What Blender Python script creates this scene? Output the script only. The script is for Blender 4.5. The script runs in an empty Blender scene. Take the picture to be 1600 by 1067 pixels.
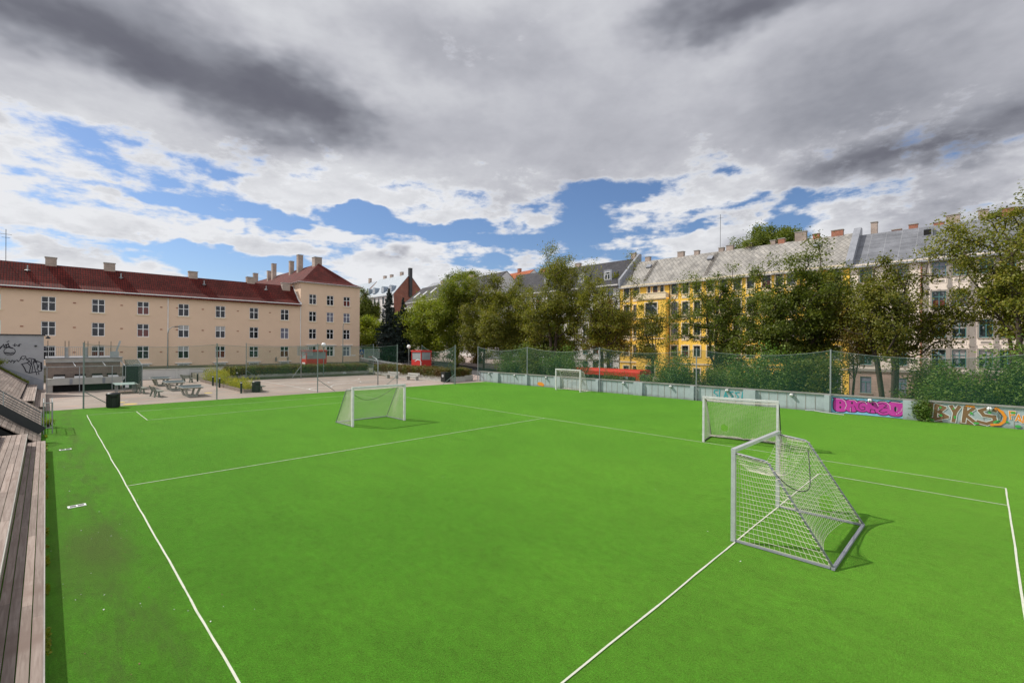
import bpy, math, random
import numpy as np
from mathutils import Vector, Matrix, noise as mnoise
R=math.radians; PI=math.pi
sc=bpy.context.scene
col=sc.collection
rnd=random.Random(7)
def link(o): col.objects.link(o); return o
def tag(o,label=None,cat=None,group=None,kind=None):
    if label: o['label']=label
    if cat: o['category']=cat
    if group: o['group']=group
    if kind: o['kind']=kind
    return o
# ---------------------------------------------------------------- materials
class NT:
    def __init__(s,tree): s.t=tree; s.n=tree.nodes; s.l=tree.links
    def new(s,ty,**kw):
        n=s.n.new(ty)
        for k,v in kw.items():
            if hasattr(n,k): setattr(n,k,v)
        return n
    def set(s,n,key,v):
        if isinstance(v,bpy.types.NodeSocket): s.l.new(v,n.inputs[key])
        else: n.inputs[key].default_value=v
    def math(s,op,a,b=0.0,c=None,clamp=False):
        n=s.new('ShaderNodeMath',operation=op); n.use_clamp=clamp
        s.set(n,0,a); s.set(n,1,b)
        if c is not None: s.set(n,2,c)
        return n.outputs[0]
    def vmath(s,op,a,b=(0,0,0)):
        n=s.new('ShaderNodeVectorMath',operation=op); s.set(n,0,a)
        if op=='SCALE': s.set(n,'Scale',b)
        else: s.set(n,1,b)
        return n.outputs['Value'] if op in('LENGTH','DOT_PRODUCT') else n.outputs[0]
    def noise(s,vec,scale,detail=4,rough=.55,dist=0):
        n=s.new('ShaderNodeTexNoise'); s.set(n,'Vector',vec); s.set(n,'Scale',scale); s.set(n,'Detail',detail); s.set(n,'Roughness',rough); s.set(n,'Distortion',dist)
        return n.outputs['Fac']
    def maprange(s,v,a,b,c=0.0,d=1.0,kind='SMOOTHSTEP'):
        n=s.new('ShaderNodeMapRange',interpolation_type=kind)
        s.set(n,'Value',v); s.set(n,'From Min',a); s.set(n,'From Max',b); s.set(n,'To Min',c); s.set(n,'To Max',d)
        return n.outputs['Result']
    def mix(s,f,a,b,bt='MIX'):
        n=s.new('ShaderNodeMix',data_type='RGBA',blend_type=bt); n.clamp_factor=True
        s.set(n,'Factor',f)
        for i,v in ((6,a),(7,b)):
            if isinstance(v,bpy.types.NodeSocket): s.l.new(v,n.inputs[i])
            else: n.inputs[i].default_value=(*v[:3],1)
        return n.outputs[2]
    def sep(s,v):
        n=s.new('ShaderNodeSeparateXYZ'); s.l.new(v,n.inputs[0]); return n.outputs
    def comb(s,x,y,z):
        n=s.new('ShaderNodeCombineXYZ'); s.set(n,0,x); s.set(n,1,y); s.set(n,2,z); return n.outputs[0]
def new_mat(name):
    m=bpy.data.materials.new(name); m.use_nodes=True
    g=NT(m.node_tree); b=m.node_tree.nodes['Principled BSDF']
    tc=g.new('ShaderNodeTexCoord'); return m,g,b,tc.outputs['Object']
def pm(name,c,c2=None,scale=2.,amt=.5,rough=.8,bump=0.,bscale=20.,metal=0.,fine=.12,fscale=30.,stretch=None,spec=.5):
    """plain procedural material: large blotches c->c2, fine grain, bump"""
    m,g,b,ob=new_mat(name)
    v=ob
    if stretch: v=g.vmath('MULTIPLY',ob,stretch)
    n1=g.noise(v,scale,5,.6); n2=g.noise(v,fscale,3,.7)
    c2=c2 or tuple(x*.75 for x in c)
    base=g.mix(g.math('MULTIPLY',g.maprange(n1,.35,.7),amt),c,c2)
    k=g.maprange(n2,.25,.75,1-fine,1+fine,'LINEAR')
    base=g.mix(1.0,base,g.comb(k,k,k),'MULTIPLY')
    g.l.new(base,b.inputs['Base Color']); b.inputs['Roughness'].default_value=rough; b.inputs['Metallic'].default_value=metal
    b.inputs['Specular IOR Level'].default_value=spec
    if bump:
        bn=g.new('ShaderNodeBump'); bn.inputs['Strength'].default_value=bump; bn.inputs['Distance'].default_value=.03
        g.l.new(g.noise(v,bscale,4,.6),bn.inputs['Height']); g.l.new(bn.outputs[0],b.inputs['Normal'])
    return m
def brickmat(name,c1,c2,mortar,w,h,ms=.01,rough=.8,axis='xz',offset=.5,bump=.5,var=.25,rot=0.,slope=None):
    m,g,b,ob=new_mat(name); s=g.sep(ob)
    if axis=='xz': vec=g.comb(s[0],s[2],0.0)
    elif axis=='yz': vec=g.comb(s[1],s[2],0.0)
    elif axis=='xy': vec=g.comb(s[0],s[1],0.0)
    else: vec=g.comb(s[1],s[0],0.0)
    if rot:
        mp=g.new('ShaderNodeMapping'); mp.inputs['Rotation'].default_value=(0,0,rot); g.l.new(vec,mp.inputs[0]); vec=mp.outputs[0]
    t=g.new('ShaderNodeTexBrick'); g.l.new(vec,t.inputs['Vector']); t.offset=offset
    t.inputs['Color1'].default_value=(*c1,1); t.inputs['Color2'].default_value=(*c2,1); t.inputs['Mortar'].default_value=(*mortar,1)
    t.inputs['Scale'].default_value=1; t.inputs['Brick Width'].default_value=w; t.inputs['Row Height'].default_value=h; t.inputs['Mortar Size'].default_value=ms; t.inputs['Mortar Smooth'].default_value=.2
    n=g.maprange(g.noise(ob,.6,5,.6),.3,.7,1-var,1+var*.6,'LINEAR')
    g.l.new(g.mix(1.0,t.outputs['Color'],g.comb(n,n,n),'MULTIPLY'),b.inputs['Base Color'])
    b.inputs['Roughness'].default_value=rough; b.inputs['Specular IOR Level'].default_value=.5 if rough<.5 else .15
    bn=g.new('ShaderNodeBump'); bn.inputs['Strength'].default_value=bump; bn.inputs['Distance'].default_value=.02; bn.invert=True
    g.l.new(t.outputs['Fac'],bn.inputs['Height']); g.l.new(bn.outputs[0],b.inputs['Normal'])
    return m
def leafmat(name,c1,c2,c3,trans=.42,clump=.45):
    m,g,b,ob=new_mat(name)
    geo=g.new('ShaderNodeNewGeometry'); oi=g.new('ShaderNodeObjectInfo')
    r=geo.outputs['Random Per Island']
    n=g.noise(ob,clump,3,.6)
    a=g.mix(g.maprange(n,.38,.62),c1,c2)
    a=g.mix(g.math('MULTIPLY',g.math('POWER',r,2.5),.9),a,c3)
    k=g.maprange(oi.outputs['Random'],0.,1.,.85,1.15,'LINEAR')
    a=g.mix(1.0,a,g.comb(k,k,k),'MULTIPLY')
    g.l.new(a,b.inputs['Base Color']); b.inputs['Roughness'].default_value=.55; b.inputs['Specular IOR Level'].default_value=.35
    tr=g.new('ShaderNodeBsdfTranslucent'); g.l.new(g.mix(1.0,a,(1.15,1.25,.6),'MULTIPLY'),tr.inputs['Color'])
    mx=g.new('ShaderNodeMixShader'); mx.inputs[0].default_value=trans
    out=m.node_tree.nodes['Material Output']
    g.l.new(b.outputs[0],mx.inputs[1]); g.l.new(tr.outputs[0],mx.inputs[2]); g.l.new(mx.outputs[0],out.inputs['Surface'])
    return m
def netmat(name,c,pitch,width):
    """knotted net: square strands of real pitch, holes see-through (object x/z, y/z)"""
    m,g,b,ob=new_mat(name); s=g.sep(ob)
    def strand(v):
        f=g.math('FRACT',g.math('DIVIDE',v,pitch)); return g.math('LESS_THAN',f,width/pitch)
    hx=strand(g.math('ADD',g.math('ADD',s[0],s[1]),s[2])); hz=strand(g.math('ADD',g.math('SUBTRACT',s[2],g.math('ADD',s[0],s[1])),200.))
    a=g.math('MAXIMUM',hx,hz)
    b.inputs['Base Color'].default_value=(*c,1); b.inputs['Roughness'].default_value=.6
    t=g.new('ShaderNodeBsdfTransparent'); mx=g.new('ShaderNodeMixShader')
    g.l.new(a,mx.inputs[0]); g.l.new(t.outputs[0],mx.inputs[1]); g.l.new(b.outputs[0],mx.inputs[2])
    g.l.new(mx.outputs[0],m.node_tree.nodes['Material Output'].inputs['Surface'])
    return m
def farnet(name,c,cover):
    # fine knotted net whose strands are far below what can be resolved: even coverage with slight folds
    m,g,b,ob=new_mat(name); b.inputs['Base Color'].default_value=(*c,1); b.inputs['Roughness'].default_value=.6
    t=g.new('ShaderNodeBsdfTransparent'); mx=g.new('ShaderNodeMixShader')
    n=g.noise(ob,.9,3,.6); g.l.new(g.maprange(n,.3,.7,cover*.82,cover*1.18,'LINEAR'),mx.inputs[0])
    g.l.new(t.outputs[0],mx.inputs[1]); g.l.new(b.outputs[0],mx.inputs[2]); g.l.new(mx.outputs[0],m.node_tree.nodes['Material Output'].inputs['Surface']); return m
def glassmat(name,c,c2,thr=.62,rough=.06):
    m,g,b,ob=new_mat(name); oi=g.new('ShaderNodeObjectInfo')
    n=g.noise(g.vmath('ADD',ob,g.comb(g.math('MULTIPLY',oi.outputs['Random'],50.),0.,0.)),1.6,2,.5)
    a=g.mix(g.maprange(n,thr-.06,thr+.02),c,c2); rd=oi.outputs['Random']; zz=g.sep(ob)[2]
    a=g.mix(g.math('MULTIPLY',g.math('GREATER_THAN',rd,.80),.85),a,(.20,.20,.26))
    a=g.mix(g.math('MULTIPLY',g.math('LESS_THAN',rd,.12),g.math('LESS_THAN',zz,.95)),a,(.12,.025,.02))
    a=g.mix(g.math('MULTIPLY',g.math('COMPARE',rd,.25,.06),g.math('GREATER_THAN',zz,1.05)),a,(.34,.33,.32))
    g.l.new(a,b.inputs['Base Color']); b.inputs['Roughness'].default_value=rough; b.inputs['Specular IOR Level'].default_value=.38
    bn=g.new('ShaderNodeBump'); bn.inputs['Strength'].default_value=.06; bn.inputs['Distance'].default_value=.05
    g.l.new(g.noise(ob,1.1,1,.5),bn.inputs['Height']); g.l.new(bn.outputs[0],b.inputs['Normal'])
    return m
M={}
M['paleconc']=pm('pale_concrete',(.46,.45,.41),(.36,.35,.32),scale=2,amt=.6,rough=.85,bump=.3)
M['white']=pm('white_paint',(.78,.78,.77),rough=.5,amt=.15)
M['beige']=pm('beige_render',(.71,.52,.375),(.64,.465,.335),scale=.5,amt=.45,rough=.9,bump=.25,bscale=14,fine=.06)
M['cream']=pm('cream_trim',(.74,.62,.42),(.6,.5,.36),amt=.4,rough=.8)
M['redtile']=brickmat('red_roof_tile',(.150,.022,.016),(.100,.016,.012),(.03,.008,.008),.24,.30,.03,.75,'xy',0.,.9,.35)
M['chim']=brickmat('chimney_render',(.42,.34,.29),(.36,.29,.25),(.3,.25,.22),.5,.25,.01,.9,'xz')
M['chimred']=brickmat('chimney_brick',(.42,.14,.08),(.32,.10,.06),(.35,.28,.22),.24,.08,.012,.9,'xz')
M['glassL']=glassmat('window_glass_dark',(.006,.007,.012),(.06,.06,.085),.66)
M['glassR']=glassmat('window_glass_street',(.02,.03,.03),(.25,.27,.28),.64)
M['yellow']=pm('yellow_render',(.90,.575,.09),(.84,.50,.065),scale=.4,amt=.6,rough=.9,bump=.2,bscale=12,fine=.07)
M['slate']=brickmat('pale_slate',(.36,.34,.31),(.25,.24,.225),(.13,.12,.11),.46,.46,.02,.8,'xy',0.,.5,.3,rot=R(45))
M['pinkgrey']=pm('pale_stone_render',(.80,.70,.60),(.70,.60,.52),scale=.5,amt=.5,rough=.9,bump=.2,fine=.06)
M['plinth']=brickmat('plinth_render',(.40,.29,.24),(.36,.26,.22),(.28,.21,.18),.9,.35,.015,.9,'xz')
M['greytrim']=pm('grey_stone_trim',(.30,.27,.235),(.24,.21,.19),scale=1.5,amt=.5,rough=.9)
M['teal']=pm('teal_frame',(.07,.20,.20),rough=.5,amt=.2)
M['darkframe']=pm('dark_green_frame',(.05,.075,.07),rough=.5,amt=.2)
M['darkroof']=brickmat('dark_metal_roof',(.17,.175,.195),(.12,.125,.14),(.30,.31,.33),1.6,.22,.014,.38,'xy',0.,.5,.3)
M['blackroof']=brickmat('black_slate_roof',(.045,.045,.052),(.065,.063,.07),(.02,.02,.024),.35,.28,.02,.6,'xy',.5,.5,.3)
M['bluemetal']=pm('blue_grey_metal_roof',(.24,.29,.34),(.18,.22,.27),scale=.8,rough=.45,amt=.6)
M['brick']=brickmat('red_brick',(.30,.10,.065),(.20,.06,.042),(.22,.16,.13),.26,.085,.012,.9,'yz')
M['brickx']=brickmat('red_brick_front',(.30,.10,.065),(.20,.06,.042),(.22,.16,.13),.26,.085,.012,.9,'xz')
M['orange']=brickmat('orange_tile',(.40,.13,.065),(.33,.10,.05),(.2,.06,.03),.25,.3,.02,.8,'xy')
M['whitewall']=pm('white_render',(.62,.60,.58),(.50,.48,.47),scale=.5,amt=.5,rough=.9,fine=.05)
M['leadgrey']=pm('lead_sheet',(.26,.27,.30),(.16,.17,.19),scale=1.2,rough=.45,amt=.6)
M['galv']=pm('galvanised_steel',(.34,.36,.37),(.25,.27,.28),scale=4,rough=.45,amt=.6,metal=.35)
M['darksteel']=pm('dark_steel',(.09,.10,.11),rough=.5,amt=.3)
M['postgreen']=pm('green_grey_post',(.20,.235,.23),(.14,.17,.165),scale=3,rough=.5,amt=.5)
M['alu']=pm('aluminium_post',(.60,.61,.63),(.45,.46,.48),scale=5,rough=.38,amt=.5,metal=.45)
M['whiteframe']=pm('weathered_white_metal',(.66,.66,.64),(.46,.45,.43),scale=4,rough=.5,amt=.6)
M['blacksteel']=pm('black_steel',(.02,.022,.025),rough=.5,amt=.2)
M['conc']=pm('concrete',(.40,.38,.35),(.27,.25,.23),scale=1.2,amt=.8,rough=.9,bump=.4,bscale=25)
M['bluewall']=None
M['netwhite']=pm('net_cord',(.62,.58,.50),(.48,.44,.38),scale=3,rough=.8)
M['greennet']=farnet('green_net_cord',(.002,.052,.030),.34)
M['greennet2']=farnet('green_net_cord_thin',(.03,.13,.07),.15)
M['bark']=pm('bark',(.075,.055,.04),(.04,.03,.024),scale=6,rough=.95,bump=.8,bscale=12,stretch=(1,1,.3))
M['leafA']=leafmat('leaf_olive',(.165,.180,.020),(.105,.130,.016),(.28,.23,.03))
M['leafB']=leafmat('leaf_dark',(.115,.150,.016),(.070,.105,.013),(.20,.21,.025))
M['leafC']=leafmat('leaf_brownish',(.15,.13,.02),(.10,.08,.018),(.26,.15,.03))
M['leafD']=leafmat('leaf_yellow_green',(.21,.26,.018),(.135,.19,.016),(.34,.32,.03))
M['leafS']=leafmat('spruce_needles',(.020,.042,.032),(.035,.05,.045),(.045,.06,.055),.1)
M['leafH']=leafmat('hedge_leaf',(.10,.14,.018),(.14,.085,.025),(.20,.13,.03),.25,.8)
M['leafY']=leafmat('tall_yellow_flower',(.40,.38,.02),(.22,.29,.025),(.68,.56,.04),.3,1.5)
M['shrub']=leafmat('shrub_leaf',(.065,.145,.022),(.11,.19,.025),(.18,.24,.03),.3,.7)
M['red']=pm('red_paint',(.52,.035,.03),(.42,.03,.028),scale=1,rough=.4,amt=.4)
M['busred']=pm('bus_red',(.62,.03,.015),rough=.65,amt=.15,spec=.2)
M['blackplastic']=pm('black_plastic',(.012,.016,.016),rough=.45,amt=.3)
M['road']=pm('asphalt',(.055,.055,.058),(.085,.083,.08),scale=.7,amt=.6,rough=.9)
M['pave']=pm('pavement_slabs',(.36,.28,.25),(.27,.22,.2),scale=.6,amt=.6,rough=.9)
M['kerb']=pm('granite_kerb',(.35,.34,.33),rough=.9)
M['linewhite']=pm('painted_line',(.56,.57,.47),(.36,.44,.28),scale=6,amt=.5,rough=.8,fine=.15,fscale=80)
M['roadwhite']=pm('road_paint',(.7,.7,.68),rough=.8)
M['yellowpaint']=pm('yellow_paint',(.62,.46,.10),(.5,.38,.14),scale=4,rough=.85)
M['soil']=pm('bare_earth',(.06,.045,.03),rough=1.)
M['lampglass']=pm('opal_globe',(.85,.85,.82),rough=.25,amt=.1)
M['terrain']=pm('rough_ground',(.16,.14,.11),(.07,.09,.03),scale=.15,amt=.9,rough=1.)
M['dark']=pm('dark_void',(.012,.012,.012),rough=1.)
M['black']=pm('spray_black',(.012,.012,.02),rough=.7,amt=.1)
M['pink']=pm('spray_magenta',(.43,.022,.27),(.52,.05,.34),scale=2,rough=.6,amt=.6)
M['sky_blue']=pm('spray_sky_blue',(.22,.48,.66),(.12,.30,.45),scale=1.5,rough=.7,amt=.5)
M['brown']=pm('spray_brown',(.19,.105,.045),rough=.7,amt=.3)
M['spwhite']=pm('spray_white',(.66,.66,.64),rough=.7,amt=.2)
M['sporange']=pm('spray_orange',(.72,.25,.015),rough=.7,amt=.2)
M['spgreen']=pm('spray_green',(.05,.34,.06),rough=.7,amt=.3)
M['teal2']=pm('spray_teal',(.02,.30,.34),rough=.7,amt=.3)
M['tagpink']=pm('spray_faded_pink',(.52,.25,.25),rough=.8,amt=.3)
M['greytop']=pm('grey_table_top',(.12,.15,.16),rough=.4,amt=.3)
M['paletop']=pm('pale_green_table_top',(.34,.45,.41),rough=.35,amt=.2)
M['signblue']=pm('sign_blue',(.01,.08,.42),rough=.4,amt=.1)
M['darkmesh']=netmat('dark_mesh_panel',(.02,.045,.035),.05,.022)
# turf
def turfmat():
    m,g,b,ob=new_mat('artificial_turf')
    s=g.sep(ob)
    big=g.noise(ob,.16,4,.6); mid=g.noise(g.vmath('MULTIPLY',ob,(1,.35,1)),1.3,5,.65); fine=g.noise(ob,38,3,.8); xf=g.noise(ob,150,2,.9)
    a=g.mix(g.maprange(big,.35,.65),(.030,.172,.007),(.043,.200,.009))
    a=g.mix(g.math('MULTIPLY',g.maprange(mid,.4,.75),.55),a,(.020,.122,.005))
    m8=g.noise(g.vmath('MULTIPLY',ob,(1,.6,1)),6.5,5,.75); k=g.maprange(m8,.3,.7,.70,1.26,'LINEAR'); a=g.mix(1.0,a,g.comb(k,k,k),'MULTIPLY'); k=g.maprange(fine,.32,.68,.42,1.6,'LINEAR'); a=g.mix(1.0,a,g.comb(k,k,k),'MULTIPLY')
    k=g.maprange(xf,.25,.75,.40,1.6,'LINEAR'); a=g.mix(1.0,a,g.comb(k,k,k),'MULTIPLY')
    # worn muddy track beside the benches
    d=g.vmath('LENGTH',g.vmath('MULTIPLY',g.vmath('SUBTRACT',ob,(.75,13.2,0)),(1.25,.33,0)))
    wear=g.math('MULTIPLY',g.maprange(g.math('ADD',d,g.math('MULTIPLY',mid,.9)),.55,1.5,1.,0.),.62)
    a=g.mix(wear,a,(.050,.045,.028))
    tr=g.maprange(g.math('ABSOLUTE',g.math('SUBTRACT',s[0],.85)),.1,1.1,1.,0.)
    trn=g.maprange(g.noise(g.vmath('MULTIPLY',ob,(2.5,.5,1)),1.,5,.7),.38,.7)
    a=g.mix(g.math('MULTIPLY',g.math('MULTIPLY',tr,trn),.75),a,(.035,.065,.02))
    # thin scuffs
    sc_=g.maprange(g.noise(g.vmath('MULTIPLY',ob,(1.2,9.,1)),1.,3,.6),.70,.76)
    a=g.mix(g.math('MULTIPLY',sc_,.35),a,(.04,.10,.02))
    # roll seams every 4 m across
    g.l.new(a,b.inputs['Base Color']); b.inputs['Roughness'].default_value=.85; b.inputs['Specular IOR Level'].default_value=.06
    b.inputs['Sheen Weight'].default_value=.36; b.inputs['Sheen Roughness'].default_value=.4; b.inputs['Sheen Tint'].default_value=(.62,.9,.16,1)
    bn=g.new('ShaderNodeBump'); bn.inputs['Strength'].default_value=.9; bn.inputs['Distance'].default_value=.02
    g.l.new(g.math('ADD',xf,fine),bn.inputs['Height']); g.l.new(bn.outputs[0],b.inputs['Normal'])
    return m
M['turf']=turfmat()
def woodmat(name,axis):
    """grey weathered decking; planks are real boards, grain runs along axis"""
    m,g,b,ob=new_mat(name)
    st=(10,.5,10) if axis=='y' else (.5,10,10)
    n=g.noise(g.vmath('MULTIPLY',ob,st),2.,6,.7,.6); big=g.noise(ob,1.1,4,.6); isl=g.new('ShaderNodeNewGeometry').outputs['Random Per Island']
    a=g.mix(g.maprange(n,.3,.7),(.19,.14,.115),(.31,.25,.215))
    a=g.mix(g.maprange(big,.5,.75),a,(.19,.135,.11))
    k=g.maprange(isl,0.,1.,.78,1.2,'LINEAR'); a=g.mix(1.0,a,g.comb(k,k,k),'MULTIPLY')
    g.l.new(a,b.inputs['Base Color']); b.inputs['Roughness'].default_value=.85
    bn=g.new('ShaderNodeBump'); bn.inputs['Strength'].default_value=.5; bn.inputs['Distance'].default_value=.01
    g.l.new(n,bn.inputs['Height']); g.l.new(bn.outputs[0],b.inputs['Normal'])
    return m
M['woody']=woodmat('grey_decking','y'); M['woodx']=woodmat('grey_decking_cross','x')
def plazamat():
    m,g,b,ob=new_mat('worn_plaza')
    n=g.noise(ob,.25,5,.6); n2=g.noise(g.vmath('MULTIPLY',ob,(.5,2.,1)),.6,5,.65); f=g.noise(ob,9,4,.7)
    a=g.mix(g.maprange(n,.35,.65),(.33,.275,.235),(.26,.215,.185)); a=g.mix(g.maprange(n2,.5,.72),a,(.40,.25,.185))
    s=g.noise(ob,.55,3,.55); a=g.mix(g.math('MULTIPLY',g.maprange(s,.6,.72),.45),a,(.2,.17,.155))
    k=g.maprange(f,.2,.8,.85,1.15,'LINEAR'); a=g.mix(1.0,a,g.comb(k,k,k),'MULTIPLY')
    g.l.new(a,b.inputs['Base Color']); b.inputs['Roughness'].default_value=.9; return m
M['plaza']=plazamat()
def bluewall():
    m,g,b,ob=new_mat('pale_blue_painted_concrete')
    n=g.noise(ob,.9,5,.65); st=g.noise(g.vmath('MULTIPLY',ob,(6,6,.6)),1.,4,.6)
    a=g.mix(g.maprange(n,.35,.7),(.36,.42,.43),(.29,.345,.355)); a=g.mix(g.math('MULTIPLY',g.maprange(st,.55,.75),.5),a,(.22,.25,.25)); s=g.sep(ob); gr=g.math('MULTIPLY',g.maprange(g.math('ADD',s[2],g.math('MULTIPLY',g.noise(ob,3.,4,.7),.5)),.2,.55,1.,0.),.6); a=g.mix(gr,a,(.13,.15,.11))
    g.l.new(a,b.inputs['Base Color']); b.inputs['Roughness'].default_value=.85; return m
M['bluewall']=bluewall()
# ---------------------------------------------------------------- mesh builder
class MB:
    def __init__(s): s.v=[]; s.f=[]; s.mi=[]; s.cur=0
    def poly(s,pts,):
        i=len(s.v); s.v+= [tuple(p) for p in pts]; s.f.append(tuple(range(i,i+len(pts)))); s.mi.append(s.cur); return s
    def hexa(s,p):
        i=len(s.v); s.v+=[tuple(q) for q in p]
        for f in ((0,3,2,1),(4,5,6,7),(0,1,5,4),(1,2,6,5),(2,3,7,6),(3,0,4,7)): s.f.append(tuple(i+k for k in f)); s.mi.append(s.cur)
        return s
    def box(s,x0,x1,y0,y1,z0,z1):
        return s.hexa([(x0,y0,z0),(x1,y0,z0),(x1,y1,z0),(x0,y1,z0),(x0,y0,z1),(x1,y0,z1),(x1,y1,z1),(x0,y1,z1)])
    def bar(s,p0,p1,w,h=None):
        h=h or w; p0=Vector(p0);p1=Vector(p1);d=(p1-p0).normalized()
        up=Vector((0,0,1)) if abs(d.z)<.9 else Vector((0,1,0))
        a=d.cross(up).normalized()*w/2; b=a.normalized().cross(d)*h/2
        return s.hexa([p0-a-b,p0+a-b,p0+a+b,p0-a+b,p1-a-b,p1+a-b,p1+a+b,p1-a+b])
    def tube(s,pts,r,n=6,cap=True):
        pts=[Vector(p) for p in pts]; rr=r if isinstance(r,(list,tuple)) else [r]*len(pts); base=len(s.v); last=None
        for k,p in enumerate(pts):
            d=(pts[min(k+1,len(pts)-1)]-pts[max(k-1,0)]); d=d.normalized() if d.length>1e-9 else Vector((0,0,1))
            up=last if last else (Vector((0,0,1)) if abs(d.z)<.9 else Vector((1,0,0)))
            a=up-d*up.dot(d)
            if a.length<1e-4: a=Vector((1,0,0))-d*d.x
            a.normalize(); last=a; b=d.cross(a)
            for j in range(n):
                t=2*PI*j/n; s.v.append(tuple(p+(a*math.cos(t)+b*math.sin(t))*rr[k]))
        for k in range(len(pts)-1):
            for j in range(n):
                q=base+k*n; s.f.append((q+j,q+(j+1)%n,q+n+(j+1)%n,q+n+j)); s.mi.append(s.cur)
        if cap and n>3:
            s.f.append(tuple(base+j for j in reversed(range(n)))); s.mi.append(s.cur)
            q=base+(len(pts)-1)*n; s.f.append(tuple(q+j for j in range(n))); s.mi.append(s.cur)
        return s
    def lathe(s,prof,n=16,c=(0,0,0)):
        base=len(s.v)
        for r,z in prof:
            for j in range(n):
                t=2*PI*j/n; s.v.append((c[0]+r*math.cos(t),c[1]+r*math.sin(t),c[2]+z))
        for k in range(len(prof)-1):
            for j in range(n):
                q=base+k*n; s.f.append((q+j,q+(j+1)%n,q+n+(j+1)%n,q+n+j)); s.mi.append(s.cur)
        return s
    def sphere(s,c,r,n=12):
        return s.lathe([(r*math.sin(PI*k/8)+1e-4,-r*math.cos(PI*k/8)) for k in range(9)],n,c)
    def prism(s,poly,y0,y1):
        """poly in x,z extruded along y"""
        n=len(poly); i=len(s.v)
        s.v+=[(x,y0,z) for x,z in poly]+[(x,y1,z) for x,z in poly]
        s.f.append(tuple(range(i,i+n))); s.f.append(tuple(reversed(range(i+n,i+2*n)))); s.mi+=[s.cur]*2
        for k in range(n): s.f.append((i+k,i+n+k,i+n+(k+1)%n,i+(k+1)%n)); s.mi.append(s.cur)
        return s
    def prismx(s,poly,x0,x1):
        n=len(poly); i=len(s.v)
        s.v+=[(x0,y,z) for y,z in poly]+[(x1,y,z) for y,z in poly]
        s.f.append(tuple(reversed(range(i,i+n)))); s.f.append(tuple(range(i+n,i+2*n))); s.mi+=[s.cur]*2
        for k in range(n): s.f.append((i+k,i+(k+1)%n,i+n+(k+1)%n,i+n+k)); s.mi.append(s.cur)
        return s
    def mesh(s,name,mats,smooth=False,off=(0,0,0)):
        me=bpy.data.meshes.new(name)
        v=[(a-off[0],b-off[1],c-off[2]) for a,b,c in s.v] if any(off) else s.v
        me.from_pydata(v,[],s.f)
        for m in (mats if isinstance(mats,(list,tuple)) else [mats]): me.materials.append(m)
        if any(s.mi): me.polygons.foreach_set('material_index',s.mi)
        if smooth: me.polygons.foreach_set('use_smooth',[True]*len(s.f))
        me.update(); return me
    def build(s,name,mats,parent=None,smooth=False,loc=None,**kw):
        o=bpy.data.objects.new(name,None) if False else bpy.data.objects.new(name,s.mesh(name,mats,smooth))
        if loc: o.location=loc
        if parent: o.parent=parent
        link(o); 
        if kw: tag(o,**kw)
        return o
def thing(name,label,cat,loc=(0,0,0),rz=0.,group=None):
    o=bpy.data.objects.new(name,None); o.empty_display_size=.3; link(o); o.location=loc; o.rotation_euler=(0,0,rz)
    return tag(o,label,cat,group)
def copy_tree(o,parent=None):
    c=o.copy(); col.objects.link(c); c.parent=parent
    for ch in list(o.children): copy_tree(ch,c)
    return c
def sharecopy(o,parent):
    c=o.copy(); col.objects.link(c); c.parent=parent
    for ch in list(o.children): sharecopy(ch,c)
    return c
COVER=[(3.3,18.3,3.7,2.2,-20,-0.40),(15.5,18.0,4.2,0.9,-8,-0.55),(-1.2,13.1,2.3,1.2,0,-0.22),(8.0,16.2,4.0,1.4,0,-0.25),(-1.9,16.6,1.5,1.2,0,-0.20),(19.3,13.8,18.8,1.0,0,-0.95),(55.3,16.8,7.5,3.0,12,-0.95),(67.8,13.7,15.7,1.6,3,-0.85),(77.5,13.4,3.9,1.2,0,-0.50),(32.5,19.4,4.5,0.8,0,-0.20),(14.4,8.6,12.2,1.6,0,-1.10),(36.3,14.4,9.1,0.9,0,-0.60),(8.0,10.4,15.2,0.6,0,0.45),(41.7,13.3,13.8,1.2,0,-0.60),(44.8,9.9,10.1,2.0,0,-0.55),(53.4,12.6,8.4,2.5,0,-0.80),(26.7,14.1,4.2,0.8,0,-0.30),(28.9,9.9,4.0,2.2,0,0.90),(36.3,11.2,11.3,0.7,0,0.40),(67.8,11.0,8.6,1.4,-6,1.00),(54.9,8.3,9.0,1.1,0,0.40),(66.4,14.0,10.1,0.5,0,0.30),(80.7,9.6,6.2,2.5,0,0.50),(-0.4,7.7,6.2,1.2,0,0.45),(63.7,16.6,4.9,1.5,10,0.30)]
DARK=[(0.8,25.9,13.7,3.4,-8,0.40),(12.2,26.6,15.6,5.3,-12,0.42),(21.3,26.1,8.5,4.3,0,0.36),(35.5,32.8,16.3,4.9,0,0.20),(70.4,33.2,12.0,3.0,0,0.50),(83.2,22.8,16.7,5.7,0,0.25),(86.0,17.0,12.2,2.7,4,0.34),(80.7,16.8,7.7,2.3,0,0.20),(91.6,17.8,6.3,3.9,0,0.20),(31.0,24.5,10.2,3.1,0,0.15),(87.7,12.6,7.6,2.7,0,0.25),(-0.4,17.6,3.5,1.0,0,0.10),(29.6,10.7,2.2,1.3,0,0.30),(70.4,10.4,5.1,1.4,0,0.18)]
EXPO=0.0; SKYS=.10; BACK_FILL=1.65; BLUE=(.88,.98,1.15); CN=5.0
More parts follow.
